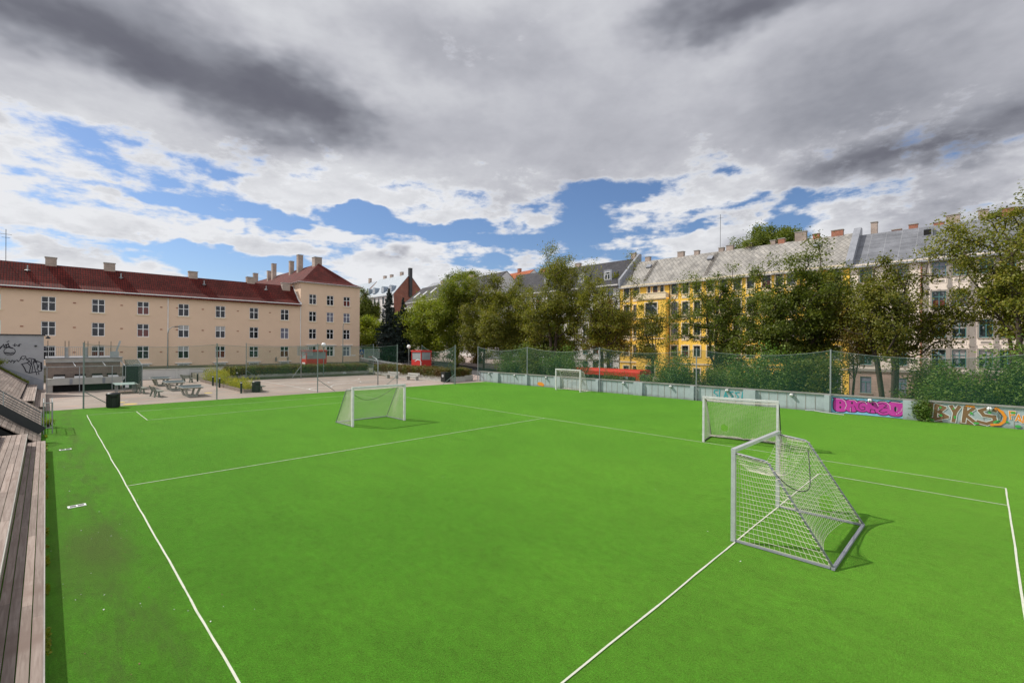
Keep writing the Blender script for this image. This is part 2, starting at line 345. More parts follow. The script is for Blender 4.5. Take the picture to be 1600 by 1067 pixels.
# ---------------------------------------------------------------- camera, sun, sky
cam=bpy.data.cameras.new('camera'); co=link(bpy.data.objects.new('camera',cam))
co.location=(0,0,4.35)
Fv=Vector((.7051,.7091,0)).normalized(); Rv=Vector((Fv.y,-Fv.x,0)); Uv=Vector((0,0,1))
roll=.0061
Rr=(Rv-Uv*roll).normalized()*1.0; Ur=(Uv+Rv*roll).normalized()
Rr=(Rv+Uv*roll).normalized(); Ur=(Uv-Rv*roll).normalized()
co.matrix_world=Matrix(((Rr.x,Ur.x,-Fv.x,0),(Rr.y,Ur.y,-Fv.y,0),(Rr.z,Ur.z,-Fv.z,4.35),(0,0,0,1)))
cam.lens=733/1600*36; cam.sensor_width=36; cam.shift_y=6/1600; cam.clip_end=5000; cam.clip_start=.05
sc.camera=co
S=Vector((-.515*math.cos(R(44.3)),.857*math.cos(R(44.3)),math.sin(R(44.3)))).normalized()
sun=bpy.data.lights.new('sun','SUN'); so=link(bpy.data.objects.new('sun',sun)); sun.energy=4.6; sun.angle=R(.53); sun.color=(1.,.945,.86)
so.rotation_euler=S.to_track_quat('Z','Y').to_euler()
sc.view_settings.view_transform='Standard'; sc.view_settings.look='None'; sc.view_settings.exposure=EXPO; sc.view_settings.gamma=1
sc.render.engine='CYCLES'; sc.cycles.transparent_max_bounces=24; sc.cycles.max_bounces=6
w=bpy.data.worlds.new('World'); sc.world=w; w.use_nodes=True
def sky():
    g=NT(w.node_tree); bg=w.node_tree.nodes['Background']
    tc=g.new('ShaderNodeTexCoord'); d=tc.outputs['Generated']; s=g.sep(d)
    st=g.new('ShaderNodeTexSky',sky_type='NISHITA'); st.sun_disc=False; st.sun_elevation=R(44.3); st.sun_rotation=math.atan2(S.x,S.y)
    st.altitude=50; st.air_density=1.; st.dust_density=.6; st.ozone_density=2.5
    az=g.math('ARCTAN2',s[0],s[1]); el=g.math('ARCSINE',g.math('MAXIMUM',g.math('MINIMUM',s[2],1.),-1.))
    p0=g.comb(g.math('MULTIPLY',az,57.2958),g.math('MULTIPLY',el,57.2958),0.)
    # cloud-deck plane coordinates give perspective to the cloud texture
    zz=g.math('ADD',g.math('MAXIMUM',s[2],0.),.13)
    q=g.comb(g.math('DIVIDE',s[0],zz),g.math('DIVIDE',s[1],zz),0.)
    st3=g.vmath('MULTIPLY',d,(1,1,2.3))
    n1=g.noise(q,1.5,6,.62,.3); n2=g.noise(st3,10.,7,.62,0)
    n3=g.noise(g.vmath('ADD',q,(7.3,1.1,0)),.62,6,.55,.5); n4=g.noise(st3,17.,4,.62,0)
    n=g.math('ADD',g.math('MULTIPLY',n1,.45),g.math('MULTIPLY',n2,.55))
    wob=g.new('ShaderNodeTexNoise'); g.set(wob,'Vector',g.vmath('MULTIPLY',d,(1,1,2))); g.set(wob,'Scale',4.5); g.set(wob,'Detail',4); g.set(wob,'Roughness',.6)
    p=g.vmath('ADD',p0,g.vmath('MULTIPLY',g.vmath('SUBTRACT',wob.outputs['Color'],(.5,.5,.5)),(20,9,0)))
    def blob(a,e,wa,we,rot=0.,soft=.0):
        v=g.vmath('SUBTRACT',p,(a,e,0))
        if rot:
            r=g.new('ShaderNodeVectorRotate'); r.rotation_type='Z_AXIS'; g.l.new(v,r.inputs['Vector']); r.inputs['Angle'].default_value=R(-rot); v=r.outputs[0]
        L=g.vmath('LENGTH',g.vmath('MULTIPLY',v,(1/wa,1/we,0)))
        return g.maprange(L,soft,1.3+soft*0,1.,0.)
    def acc(x,b,k): return g.math('MULTIPLY_ADD',b,k,x)
    C=g.math('ADD',0.,.79)
    for a,e,wa,we,rot,k in COVER: C=acc(C,blob(a,e,wa,we,rot,.2),k*(.9 if k<0 else 1))
    C=g.math('MINIMUM',C,.98)
    hi=g.maprange(el,R(17.5),R(24),0.,.65); C=g.math('ADD',C,hi)
    stk=g.noise(g.vmath('MULTIPLY',d,(1,1,7.)),5.,6,.62,.2); lowk=g.maprange(el,R(11),R(18),1.7,.5); C=g.math('MULTIPLY_ADD',g.math('SUBTRACT',stk,.47),lowk,C)
    body=g.math('MULTIPLY_ADD',g.math('SUBTRACT',n,.5),CN,C)
    dens=g.maprange(body,.22,.80)
    D=g.maprange(el,R(11),R(24),.05,.34)
    for a,e,wa,we,rot,k in DARK: D=acc(D,blob(a,e,wa,we,rot,.0),k*1.4)
    D=g.math('MULTIPLY_ADD',g.math('SUBTRACT',n3,.5),1.05,D)
    fa=g.maprange(el,R(12),R(24),.9,.20); D=g.math('MULTIPLY_ADD',g.math('SUBTRACT',n2,.5),fa,D); D=g.math('MULTIPLY_ADD',g.math('SUBTRACT',n4,.5),g.math('MULTIPLY',fa,.4),D)
    # thin cloud edges catch the light
    D=g.math('SUBTRACT',D,g.maprange(body,.5,.95,.22,0.))
    r=g.new('ShaderNodeValToRGB'); g.l.new(g.math('MULTIPLY',D,.72),r.inputs[0]); cr=r.color_ramp; cr.interpolation='LINEAR'
    cr.elements[0].position=0.; cr.elements[0].color=(.82,.83,.86,1)
    cr.elements[1].position=1.1 if False else 1.; cr.elements[1].color=(.10,.10,.135,1)
    for pos,c in ((.14,(.68,.69,.725)),(.30,(.49,.497,.545)),(.5,(.30,.31,.355)),(.72,(.165,.17,.205))):
        e_=cr.elements.new(pos); e_.color=(*c,1)
    back=g.maprange(g.vmath('DOT_PRODUCT',d,(-.62,-.78,.1)),-.15,.6,1.,BACK_FILL)  # unseen clouds behind the camera made brighter, added fill for the shaded facades
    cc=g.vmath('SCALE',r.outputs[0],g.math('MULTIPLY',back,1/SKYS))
    sk=g.vmath('MULTIPLY',st.outputs[0],BLUE)
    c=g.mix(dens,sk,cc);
    mixn=c.node; mixn.clamp_factor=True; mixn.clamp_result=False
    # below the horizon: dull ground tone so light from below stays earthy
    low=g.maprange(s[2],-.03,0.,1.,0.); c=g.mix(low,c,(.10/SKYS,.105/SKYS,.09/SKYS))
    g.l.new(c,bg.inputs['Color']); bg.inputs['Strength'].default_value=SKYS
    w.cycles.sampling_method='MANUAL'; w.cycles.sample_map_resolution=1024
sky()
# ---------------------------------------------------------------- terrain, plaza, pitch
def th(y): return -2.3+(min(max(y,-60),170)-16)*.055
def slope_sheet(name,mat,x0,x1,y0,y1,dz,label_kind='structure',dy=4.,nx=1):
    b=MB(); ys=[y0+i*(y1-y0)/max(1,round((y1-y0)/dy)) for i in range(max(1,round((y1-y0)/dy))+1)]
    for i in range(len(ys)-1):
        b.poly([(x0,ys[i],th(ys[i])+dz),(x1,ys[i],th(ys[i])+dz),(x1,ys[i+1],th(ys[i+1])+dz),(x0,ys[i+1],th(ys[i+1])+dz)])
    return b.build(name,mat,kind=label_kind)
def terrain():
    b=MB(); xs=[-900,-300,-60,-6,12.9,13,33.4,33.5,38,60,90,150,400,1200]; ys=[-700,-200,-60,-20,0,20,41,62.2,62.3,71.8,71.9,90,110,130,150,170,300,800,1600]
    def z(x,y):
        h=th(y)
        if x<37.9 and y<42: h=min(h,-1.)
        if (x<33.45 and y<62.25) or (x<12.95 and y<71.85): h=-1.
        return h
    n=len(xs)
    for y in ys:
        for x in xs: b.v.append((x,y,z(x,y)))
    for j in range(len(ys)-1):
        for i in range(n-1): b.f.append((j*n+i,j*n+i+1,(j+1)*n+i+1,(j+1)*n+i)); b.mi.append(0)
    b.build('ground',M['terrain'],kind='structure')
terrain()
b=MB(); b.box(-8,33.9,42.0,62.6,-.4,-.004); b.box(-8,12.9,62.6,71.8,-.4,-.004); b.box(33.9,38.2,41.0,44.8,-.4,-.004); b.build('plaza',M['plaza'],kind='structure')
# turf: subdivided a little so object noise stays precise
b=MB(); b.box(-.6,37.2,-14,41.65,-.3,0.); b.poly([(-.6,41.65,0),(37.2,41.65,0),(37.2,41.9,-.003),(-.6,41.9,-.003)]); b.build('turf_pitch',M['turf'],kind='structure')
# raised deck body under pitch, seen only from the side
slope_sheet('street',M['road'],45.5,54.5,-60,170,.008)
slope_sheet('pavement',M['pave'],54.5,75,-60,170,.13)
slope_sheet('near_pavement',M['pave'],40.5,45.5,44,170,.13)
slope_sheet('kerb',M['kerb'],54.3,54.5,-60,170,.12)
# zebra crossing & edge lines on the street
b=MB()
for k in range(7):
    x=45.9+k*1.2
    for y in (74,): b.poly([(x,y,th(y)+.013),(x+.55,y,th(y)+.013),(x+.55,y+3.2,th(y+3.2)+.013),(x,y+3.2,th(y+3.2)+.013)])
b.build('zebra_crossing',M['roadwhite'],kind='structure')
# markings: thin painted strips, slightly wavy because the lines are sewn in by hand
def strip(b,p0,p1,wd=.046,amp=.01,seed=0):
    z=.005+.0009*seed; p0=Vector((*p0,z)); p1=Vector((*p1,z)); L=(p1-p0).length; d=(p1-p0)/L; nrm=Vector((-d.y,d.x,0)); N=max(2,int(L/.5))
    pts=[]
    for i in range(N+1):
        t=i/N*L; off=amp*(mnoise.noise(Vector((t*.45,seed*3.1,0)))*1.6+.5*mnoise.noise(Vector((t*1.7,seed,5))))
        pts.append(p0+d*t+nrm*off)
    for i in range(N):
        w0=wd*(1+.25*mnoise.noise(Vector((i*.7,seed,9)))); 
        b.poly([pts[i]-nrm*w0/2,pts[i+1]-nrm*w0/2,pts[i+1]+nrm*w0/2,pts[i]+nrm*w0/2])
b=MB(); z=.006
lines=[((1.77,-3),(1.77,38.0)),((1.77,38.0),(21.2,38.0)),((21.2,38.0),(21.2,-.5)),((21.2,-.5),(1.77,-.5)),((1.77,18.35),(21.2,18.55)),
 ((4.1,38.0),(4.1,33.3)),((4.1,33.3),(18.9,33.9)),((18.9,33.9),(18.9,38)),((4.3,3.8),(18.85,3.98)),((18.85,3.98),(18.9,-.5)),((4.2,3.8),(4.2,-.5))]
for k,(a,c) in enumerate(lines): strip(b,a,c,.032 if k in(0,8) else .036,.018 if k==0 else .010,k)
b.build('pitch_lines',M['linewhite'],kind='structure')
# scattered litter specks / dead leaves
b=MB(); r2=random.Random(3)
for k in range(220):
    u=r2.random(); x=.1+r2.random()**1.5*20; y=2+r2.random()**1.3*34
    if k<150: x=.1+r2.random()*2.4; y=3+r2.random()*20
    s_=.006+r2.random()**2*.010; a=r2.random()*PI; c_,s2=math.cos(a),math.sin(a); el_=.5+r2.random()*1.2
    b.cur=0 if r2.random()<.35 else 1
    b.poly([(x+s_*c_*el_,y+s_*s2*el_,.012),(x-s_*s2,y+s_*c_,.016),(x-s_*c_*el_,y-s_*s2*el_,.011),(x+s_*s2,y-s_*c_,.02)])
b.build('litter_specks',[M['spwhite'],M['brown']],kind='stuff',label='tiny pale specks and dead leaves scattered over the green turf',cat='litter')
# white drain plates beside the benches
def manhole(x,y,rz,label):
    t=thing('drain_plate',label,'drain plate',(x,y,.004),rz,'drain plates in the turf')
    b=MB(); b.box(-.18,.18,-.10,.10,0,.014); b.build('plate',M['white'],t)
    b=MB()
    for i in range(5):
        for j in range(2): b.box(-.14+j*.155,-.015+j*.155,-.062+i*.028,-.050+i*.028,.014,.0165)
    b.build('slots',M['dark'],t)
manhole(.61,17.0,R(4),'white slotted drain plate in the turf, the one nearer the viewer')
manhole(.59,26.3,R(4),'white slotted drain plate in the turf, the one nearer the ramp')
# ---------------------------------------------------------------- right retaining wall
def retaining():
    t=thing('retaining_wall','long low pale blue concrete wall with graffiti along the right side of the pitch','wall',(37.2,41.5,0))
    yP=[2.62+4.62*k for k in range(8,-13,-1)]
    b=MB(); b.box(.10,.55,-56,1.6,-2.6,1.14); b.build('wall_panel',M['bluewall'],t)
    # vertical board joints as thin raised ribs
    b=MB(); y=1.4
    while y>-56: b.box(.085,.10,y-.012,y+.012,0,1.12); y-=.58
    b.build('panel_ribs',M['greytrim'],t)
    b=MB(); b.box(.02,.6,-56,1.65,1.14,1.2); b.build('coping',M['conc'],t)
    for k,y in enumerate(yP):
        wd=.85 if k%2==0 else .30
        yy=y-41.5
        b=MB(); b.box(-.12,.098,yy,yy+wd,0,1.138); b.build('pier',M['bluewall'],t)
    return t
RW=retaining()
def walllamp(i,y,label):
    t=thing('wall_lamp',label,'lamp',(37.29,y,.98),0,'round lamps along the pale blue wall')
    b=MB(); b.tube([(0,0,0),(-.09,0,0)],.13,12); b.build('backplate',M['galv'],t)
    b=MB(); b.sphere((-.13,0,0),.115,12); b.build('globe',M['lampglass'],t,smooth=True)
    b=MB()
    for a in (0,PI/2): b.tube([(-.13-.125*math.sin(k*PI/6),.125*math.cos(k*PI/6)*math.cos(a),.125*math.cos(k*PI/6)*math.sin(a)) for k in range(7)],.008,4)
    b.build('guard',M['blacksteel'],t)
LL=[(41.25,'round lamp at the far end of the blue wall'),(36.98,'round wall lamp just left of the second net post'),(32.34,'round wall lamp above the orange smudge left of the far small goal'),(27.8,'round wall lamp behind the far small goal'),
(23.05,'round wall lamp right of the far small goal'),(18.51,'round wall lamp left of the teal tag'),(13.92,'round wall lamp above the teal tag'),(9.52,'round wall lamp on plain blue panel left of the magenta lettering'),
(5.09,'round wall lamp over the magenta lettering'),(-.24,'round wall lamp over the brown lettering')]
for i,(y,l) in enumerate(LL): walllamp(i,y,l)
# graffiti: thin paint layers on the wall face; u = metres along the wall to the right, z up
def paint(name,mat,polys,face='R',layer=0,parent=None,org=0.,label=None):
    b=MB()
    for i,P in enumerate(polys):
        o_=.004*layer+.00018*(i%20)
        b.poly([(.083-o_,org-u-41.5,z) for u,z in P] if face=='R' else [(u,-o_-.002,z) for u,z in P])
    b.build(name,mat,parent,**({'label':label} if label else {}))
def ell(u,z,a,c,n=20,rot=0.,sq=2.):
    o=[]
    for k in range(n):
        t=2*PI*k/n; x=a*math.copysign(abs(math.cos(t))**(2/sq),math.cos(t)); y=c*math.copysign(abs(math.sin(t))**(2/sq),math.sin(t))
        o.append((u+x*math.cos(rot)-y*math.sin(rot),z+x*math.sin(rot)+y*math.cos(rot)))
    return o
def stroke(pts,wd,closed=False):
    """polyline -> list of quads with mitre-ish overlap"""
    out=[]
    P=[Vector((*p,0)) for p in pts]; n=len(P)
    for i in range(n-1 if not closed else n):
        a=P[i]; c=P[(i+1)%n]; d=(c-a)
        if d.length<1e-6: continue
        d.normalize(); m=Vector((-d.y,d.x,0))*wd/2; e=d*wd*.35
        out.append([(a-e-m)[:2],(c+e-m)[:2],(c+e+m)[:2],(a-e+m)[:2]])
    return out
def graffiti_magenta():
    org=7.2 # wall y of left end; extends 3.8 m
    paint('graffiti_background',M['sky_blue'],[[(0,.02),(3.72,.02),(3.72,1.08),(0,1.08)]],layer=1,parent=RW,org=org,label='sky blue background patch of the magenta lettering')
    # six fat letters: centre, half width, half height
    L=[(.52,.53,.40,.46,3.),(1.14,.55,.36,.43,3.),(1.68,.56,.34,.38,2.6),(2.22,.56,.36,.40,3.),(2.76,.55,.40,.46,2.4),(3.36,.56,.42,.48,3.)]
    paint('graffiti_outline',M['black'],[ell(u,z,a*.94+.05,c*.93+.05,24,0,s) for u,z,a,c,s in L]+[[(.05,1.03),(.5,1.04),(.5,.9),(.18,.85)],[(3.2,1.05),(3.82,.98),(3.78,.86),(3.5,.84)]],layer=2,parent=RW,org=org)
    paint('graffiti_letters',M['pink'],[ell(u,z,a*.94,c*.93,24,0,s) for u,z,a,c,s in L]+[[(.12,.99),(.5,.99),(.5,.88),(.22,.88)],[(3.2,1.01),(3.74,.96),(3.7,.90),(3.5,.88)]],layer=3,parent=RW,org=org)
    K=[]
    K+= [ell(.52,.70,.05,.07),ell(.53,.40,.05,.08)]                     # first letter, two counters
    K+= [ell(1.16,.74,.05,.08)]+stroke([(1.12,.5),(1.12,.16)],.03)+stroke([(1.28,.56),(1.36,.4),(1.4,.2)],.03)   # R
    K+= stroke([(1.92,.76),(1.72,.84),(1.54,.7),(1.52,.46),(1.66,.32),(1.84,.38),(1.84,.54),(1.68,.55)],.035)      # G
    K+= [ell(2.24,.74,.045,.08)]+stroke([(2.1,.2),(2.14,.42),(2.34,.42),(2.38,.2)],.035)                          # A
    K+= stroke([(2.52,.78),(2.74,.86),(2.94,.74),(2.78,.58),(2.98,.60)],.035)+stroke([(2.96,.34),(2.74,.26),(2.56,.34),(2.72,.5)],.035)  # Z
    K+= [ell(3.36,.56,.055,.17)]
    paint('graffiti_details',M['black'],K,layer=4,parent=RW,org=org)
    W=stroke([(.30,.95),(.62,.96),(.80,.80),(.87,.55),(.78,.30)],.022)+stroke([(1.0,.93),(1.3,.94),(1.44,.78)],.02)+stroke([(1.08,.14),(1.08,.42)],.016)
    W+=stroke([(1.56,.88),(1.84,.88),(1.96,.72)],.018)+stroke([(2.14,.93),(2.42,.90),(2.53,.66)],.02)+stroke([(2.6,.95),(2.9,.97),(3.1,.76),(3.12,.5)],.02)
    W+=stroke([(3.16,.99),(3.7,.945)],.02)+[ell(3.44,.54,.008,.13)]+[ell(3.68-.02*k*k*.5,.62-.07*k,.018,.022,8) for k in range(6)]
    paint('graffiti_highlights',M['spwhite'],W,layer=5,parent=RW,org=org)
def graffiti_brown():
    org=2.58
    base=[[(.0,.02),(3.9,.02),(3.9,.30),(3.7,.9),(2.9,1.0),(.9,1.1),(0,1.1)]]
    # letters B Y K S as thick strokes: white under, brown over
    Ls=[[(.62,.98),(.56,.14)],[(.62,.98),(.98,.86),(.74,.58),(1.10,.34),(.56,.14)],[(.2,.2),(.56,.16)],
        [(1.26,.98),(1.42,.62),(1.60,.98)],[(1.42,.62),(1.36,.12)],
        [(1.86,.98),(1.78,.14)],[(2.2,.96),(1.84,.56),(2.26,.14)],
        [(3.06,.90),(2.76,1.0),(2.44,.84),(2.6,.6),(3.0,.56),(3.04,.32),(2.72,.14),(2.36,.22)]]
    Wt=[];Bt=[]
    for s in Ls: Wt+=stroke(s,.235); Bt+=stroke(s,.17)
    paint('graffiti_background',M['brown'],[[(0,.02),(.9,.02),(.7,.5),(.8,1.1),(0,1.1)],[(1.6,.02),(2.6,.02),(2.4,.3),(1.7,.3)]],layer=1,parent=RW,org=org)
    paint('graffiti_outline',M['spwhite'],Wt,layer=2,parent=RW,org=org)
    paint('graffiti_letters',M['brown'],Bt,layer=3,parent=RW,org=org,label='brown lettering reading BYKS with white outline')
    O=stroke([(1.9,1.06),(2.2,1.04)],.1)+stroke([(3.06,1.04),(3.3,.86),(3.42,.6),(3.38,.34),(3.2,.14),(2.9,.1)],.13)
    paint('graffiti_swoosh',M['sporange'],O,layer=4,parent=RW,org=org)
    Gp=[ell(.8,.86,.06,.06),ell(.82,.40,.07,.08),ell(1.42,.36,.05,.09),ell(1.36,.84,.04,.05),ell(2.82,.76,.08,.05),ell(2.1,.66,.05,.09,rot=.6),ell(.1,.18,.16,.1),ell(.4,.1,.16,.07),ell(2.3,.12,.12,.06),ell(3.1,.3,.16,.07,rot=.5),
        ell(3.72,.86,.1,.06),ell(3.9,.14,.12,.08),ell(4.5,.2,.09,.09),ell(3.5,.33,.06,.05)]
    paint('graffiti_green_fill',M['spgreen'],Gp,layer=5,parent=RW,org=org)
    paint('graffiti_details',M['black'],[ell(.76,.80,.03,.04),ell(.78,.33,.03,.04),ell(2.74,.74,.04,.02)]+stroke([(3.1,.98),(3.2,.8),(3.3,.62),(3.26,.4),(3.1,.26)],.03)+stroke([(3.3,.1),(3.0,.05)],.03),layer=6,parent=RW,org=org)
    # small orange word to the right
    T=[[(3.62,.5),(3.58,.92),(3.78,.92),(3.76,.74),(3.6,.72)],[(3.82,.44),(3.92,.78),(4.02,.40),(3.86,.56)],[(4.08,.36),(4.10,.72),(4.24,.34),(4.26,.68)],[(4.52,.66),(4.36,.5),(4.36,.3),(4.52,.26),(4.68,.42)],[(4.3,.62),(4.66,.60)]]
    W=[];O=[]
    for s in T: W+=stroke(s,.105); O+=stroke(s,.06)
    paint('graffiti_word_outline',M['spwhite'],W,layer=2,parent=RW,org=org); paint('graffiti_word',M['sporange'],O,layer=3,parent=RW,org=org)
def graffiti_teal():
    org=15.0; s=[]
    T=[[(.35,.95),(.1,.92),(.05,.72),(.3,.6),(.3,.4),(.0,.3)],[(.5,1.0),(.45,.35),(.7,.3)],[(.8,.3),(.95,.85),(1.12,.32)],[(.84,.55),(1.1,.55)],[(1.5,.9),(1.25,.85),(1.5,.55),(1.3,.35)],[(1.95,.9),(1.65,.85),(1.9,.55),(1.6,.3)],
       [(2.2,.95),(2.1,.3)],[(2.5,.95),(2.15,.62),(2.5,.3)],[(2.65,.8),(2.9,.95),(3.0,.8),(2.8,.6),(2.8,.45)],[(2.8,.32),(2.82,.28)]]
    for t in T: s+=stroke(t,.07)
    paint('graffiti_tag',M['teal2'],s,layer=1,parent=RW,org=org,label='teal outline tag')
    paint('graffiti_smudge',M['sporange'],[ell(0,.28,.42,.2,14),ell(.3,.2,.25,.16)],layer=1,parent=RW,org=33.2)
    paint('graffiti_scrawl',M['black'],stroke([(0,.85),(.2,.8),(.35,.88),(.2,.7),(.05,.72)],.025)+stroke([(.1,.7),(.15,.2),(.2,.7),(.25,.2)],.015),layer=1,parent=RW,org=-2.2)
graffiti_magenta(); graffiti_brown(); graffiti_teal()
# ---------------------------------------------------------------- net fences
def netpanel(b,p,q,z0,z1,sag,n=10,bot=0.):
    p=Vector(p);q=Vector(q)
    for i in range(n):
        t0=i/n;t1=(i+1)/n; a=p.lerp(q,t0);c=p.lerp(q,t1); s0=sag*4*t0*(1-t0); s1=sag*4*t1*(1-t1)
        b.poly([(a.x,a.y,z0+bot*0),(c.x,c.y,z0),(c.x,c.y,z1-s1),(a.x,a.y,z1-s0)])
def fence(name,label,posts,H,z0,mat,sag,postmat,braces={},r=.045,netz0=0.,skipnet=()):
    o=posts[0]; t=thing(name,label,'fence',(o[0],o[1],z0))
    for i,p in enumerate(posts):
        x,y=p[0]-o[0],p[1]-o[1]
        b=MB(); b.tube([(x,y,0),(x,y,H-z0)],r,8); b.tube([(x,y,H-z0),(x,y,H-z0+.03)],r*1.25,8); b.build('post',postmat,t,smooth=False)
        if i in braces:
            for (dx,dy) in braces[i]:
                b=MB(); b.tube([(x,y,1.15),(x+dx,y+dy,.02)],.025,6); b.build('brace',postmat,t)
    b=MB()
    rope=MB()
    for i in range(len(posts)-1):
        if i in skipnet: continue
        p=(posts[i][0]-o[0],posts[i][1]-o[1],0); q=(posts[i+1][0]-o[0],posts[i+1][1]-o[1],0)
        netpanel(b,p,q,netz0-z0,H-z0-.05,sag)
        P=Vector(p);Q=Vector(q); rope.tube([P.lerp(Q,k/12)+Vector((0,0,H-z0-.05-sag*4*(k/12)*(1-k/12))) for k in range(13)],.012,4)
    b.build('net',mat,t); rope.build('top_rope',M['postgreen'],t)
    return t
fence('net_fence','tall green ball net on pale steel posts along the right concrete wall',[(37.15,43.2),(37.15,35.0),(37.15,25.6),(37.15,16.3),(37.15,7.2),(37.15,-2.2),(37.15,-11.5)],4.18,0,M['greennet'],.42,M['galv'],{0:[(-.0,1.2),(0,-1.4)]},netz0=1.2)
fence('net_fence','thin see-through net on grey-green posts along the far edge of the turf',[(1.79,41.8),(9.5,42.2),(17.48,42.5),(25.7,42.6),(31.95,41.0)],4.33,0,M['greennet2'],.22,M['postgreen'],{0:[(1.5,-.1)],2:[(1.6,0)],3:[(-1.5,.1)],4:[(-1.5,.3)]},skipnet=(3,))
fence('net_fence','green net on posts in front of the long hedge planter',[(17.0,62.1),(25.3,61.6),(32.9,60.9)],4.4,0,M['greennet2'],.3,M['postgreen'],{0:[(1.6,0)],2:[(-1.4,0)]})
fence('net_fence','dark green net sagging behind the red hut with round lamp',[(32.3,41.4),(46.5,69.0)],4.3,0,M['greennet'],.9,M['postgreen'])
# ---------------------------------------------------------------- buildings
WC={}
def window_tpl(w,h,fm,gm,style,depth=.12,sill=True,sillm=None,surround=None):
    """meshes for a window of w x h: frame (local: x 0..w, y inward, z 0..h)"""
    key=(round(w,2),round(h,2),fm,gm,style,sill,surround)
    if key in WC: return WC[key]
    b=MB(); fw=.075; y0,y1=depth-.05,depth+.03
    b.box(0,fw,y0,y1,0,h); b.box(w-fw,w,y0,y1,0,h); b.box(fw,w-fw,y0,y1,0,fw); b.box(fw,w-fw,y0,y1,h-fw,h)
    if style in('cross','low'):
        zt=h*.60; b.box(w/2-.05,w/2+.05,y0+.004,y1,fw,h-fw); b.box(fw,w/2-.05,y0+.006,y1,zt-.04,zt+.04); b.box(w/2+.05,w-fw,y0+.006,y1,zt-.04,zt+.04)
    elif style=='T':
        zt=h*.68; b.box(fw,w-fw,y0+.004,y1,zt-.035,zt+.035); b.box(w/2-.035,w/2+.035,y0+.006,y1,fw,zt-.035)
    elif style=='TT':
        zt=h*.68; b.box(fw,w-fw,y0+.004,y1,zt-.035,zt+.035); b.box(w/2-.035,w/2+.035,y0+.006,y1,fw,zt-.035); b.box(w/2-.035,w/2+.035,y0+.006,y1,zt+.035,h-fw)
    fr=b.mesh('window',M[fm])
    b=MB(); b.poly([(fw*.5,depth,fw*.5),(w-fw*.5,depth,fw*.5),(w-fw*.5,depth,h-fw*.5),(fw*.5,depth,h-fw*.5)]); pn=b.mesh('pane',M[gm])
    sl=None
    if sill:
        b=MB(); b.box(-.14,w+.14,-.09,-.001,-.13,-.01); b.box(-.0,w,-.001,y0,-.06,-.012); sl=b.mesh('sill',M[sillm or 'white'])
    su=None
    if surround:
        b=MB(); t=.17; b.box(-t,0,-.055,-.002,-.01,h+t); b.box(w,w+t,-.055,-.002,-.01,h+t); b.box(0,w,-.055,-.002,h,h+t); b.box(w*.5-.14,w*.5+.14,-.085,-.056,h,h+t+.08); su=b.mesh('surround',M[surround])
    WC[key]=(fr,pn,sl,su); return WC[key]
def add_window(root,u,z,w,h,fm,gm,style,depth=.12,sill=True,sillm=None,surround=None,y=0.,label=None):
    fr,pn,sl,su=window_tpl(w,h,fm,gm,style,depth,sill,sillm,surround)
    o=link(bpy.data.objects.new('window',fr)); o.parent=root; o.location=(u,y,z)
    if label: o['label']=label
    for n,m in (('pane',pn),('sill',sl),('surround',su)):
        if m: c=link(bpy.data.objects.new(n,m)); c.parent=o
    return o
def holed(b,u0,u1,z0,z1,rects,y=0.,rev=.14,flip=False):
    us=sorted({u0,u1,*[c for r in rects for c in(r[0],r[1]) if u0<c<u1]}); zs=sorted({z0,z1,*[c for r in rects for c in(r[2],r[3]) if z0<c<z1]})
    for i in range(len(us)-1):
        for j in range(len(zs)-1):
            cu=(us[i]+us[i+1])/2; cz=(zs[j]+zs[j+1])/2
            if any(r[0]<cu<r[1] and r[2]<cz<r[3] for r in rects): continue
            b.poly([(us[i],y,zs[j]),(us[i+1],y,zs[j]),(us[i+1],y,zs[j+1]),(us[i],y,zs[j+1])])
    for a,c,d,e in rects:
        b.poly([(a,y,d),(a,y,e),(a,y+rev,e),(a,y+rev,d)]); b.poly([(c,y,e),(c,y,d),(c,y+rev,d),(c,y+rev,e)])
        b.poly([(a,y,e),(c,y,e),(c,y+rev,e),(a,y+rev,e)]); b.poly([(c,y,d),(a,y,d),(a,y+rev,d),(c,y+rev,d)])
def shell(b,L,D,z0,z1,rects,gable=None,rev=.14):
    """front with holes plus plain sides and back"""
    holed(b,0,L,z0,z1,rects,0.,rev)
    b.poly([(L,D,z0),(0,D,z0),(0,D,z1),(L,D,z1)])
    for x,f in ((0,1),(L,0)):
        p=[(x,D,z0),(x,0,z0),(x,0,z1)]+([(x,gable[0],gable[1])] if gable else [])+[(x,D,z1)]
        b.poly(p if f else p[::-1])
def chimney(root,u,y,z,w,d,h,mat='chim',cap=True,pots=0):
    b=MB(); b.box(u-w/2,u+w/2,y-d/2,y+d/2,z,z+h); o=b.build('chimney',M[mat],root)
    if cap: c=MB(); c.box(u-w/2-.06,u+w/2+.06,y-d/2-.06,y+d/2+.06,z+h,z+h+.1); 
    if cap:
        for k in range(pots): c.lathe([(.12,0),(.12,.35),(.09,.35)],8,(u-w/2+(k+.5)*w/pots,y,z+h+.1))
        c.build('cap',M['conc'],o)
    return o
def gable_roof(root,L,D,ze,zr,yr,mat,ov=.45,ovs=.15,th_=.16,curve=0.):
    b=MB(); f=(zr-ze)/(yr); y0=-ov; z0=ze-ov*f*(.45 if curve else 1)
    fb=(zr-ze)/(D-yr)
    front=[(y0,z0)]+([(.9,ze+.9*f*.72)] if curve else [])+[(yr,zr),(D+ov,ze-ov*fb)]
    poly=front+[(y,z-th_) for y,z in reversed(front)]
    b.prismx(poly,-ovs,L+ovs); return b.build('roof',M[mat],root)
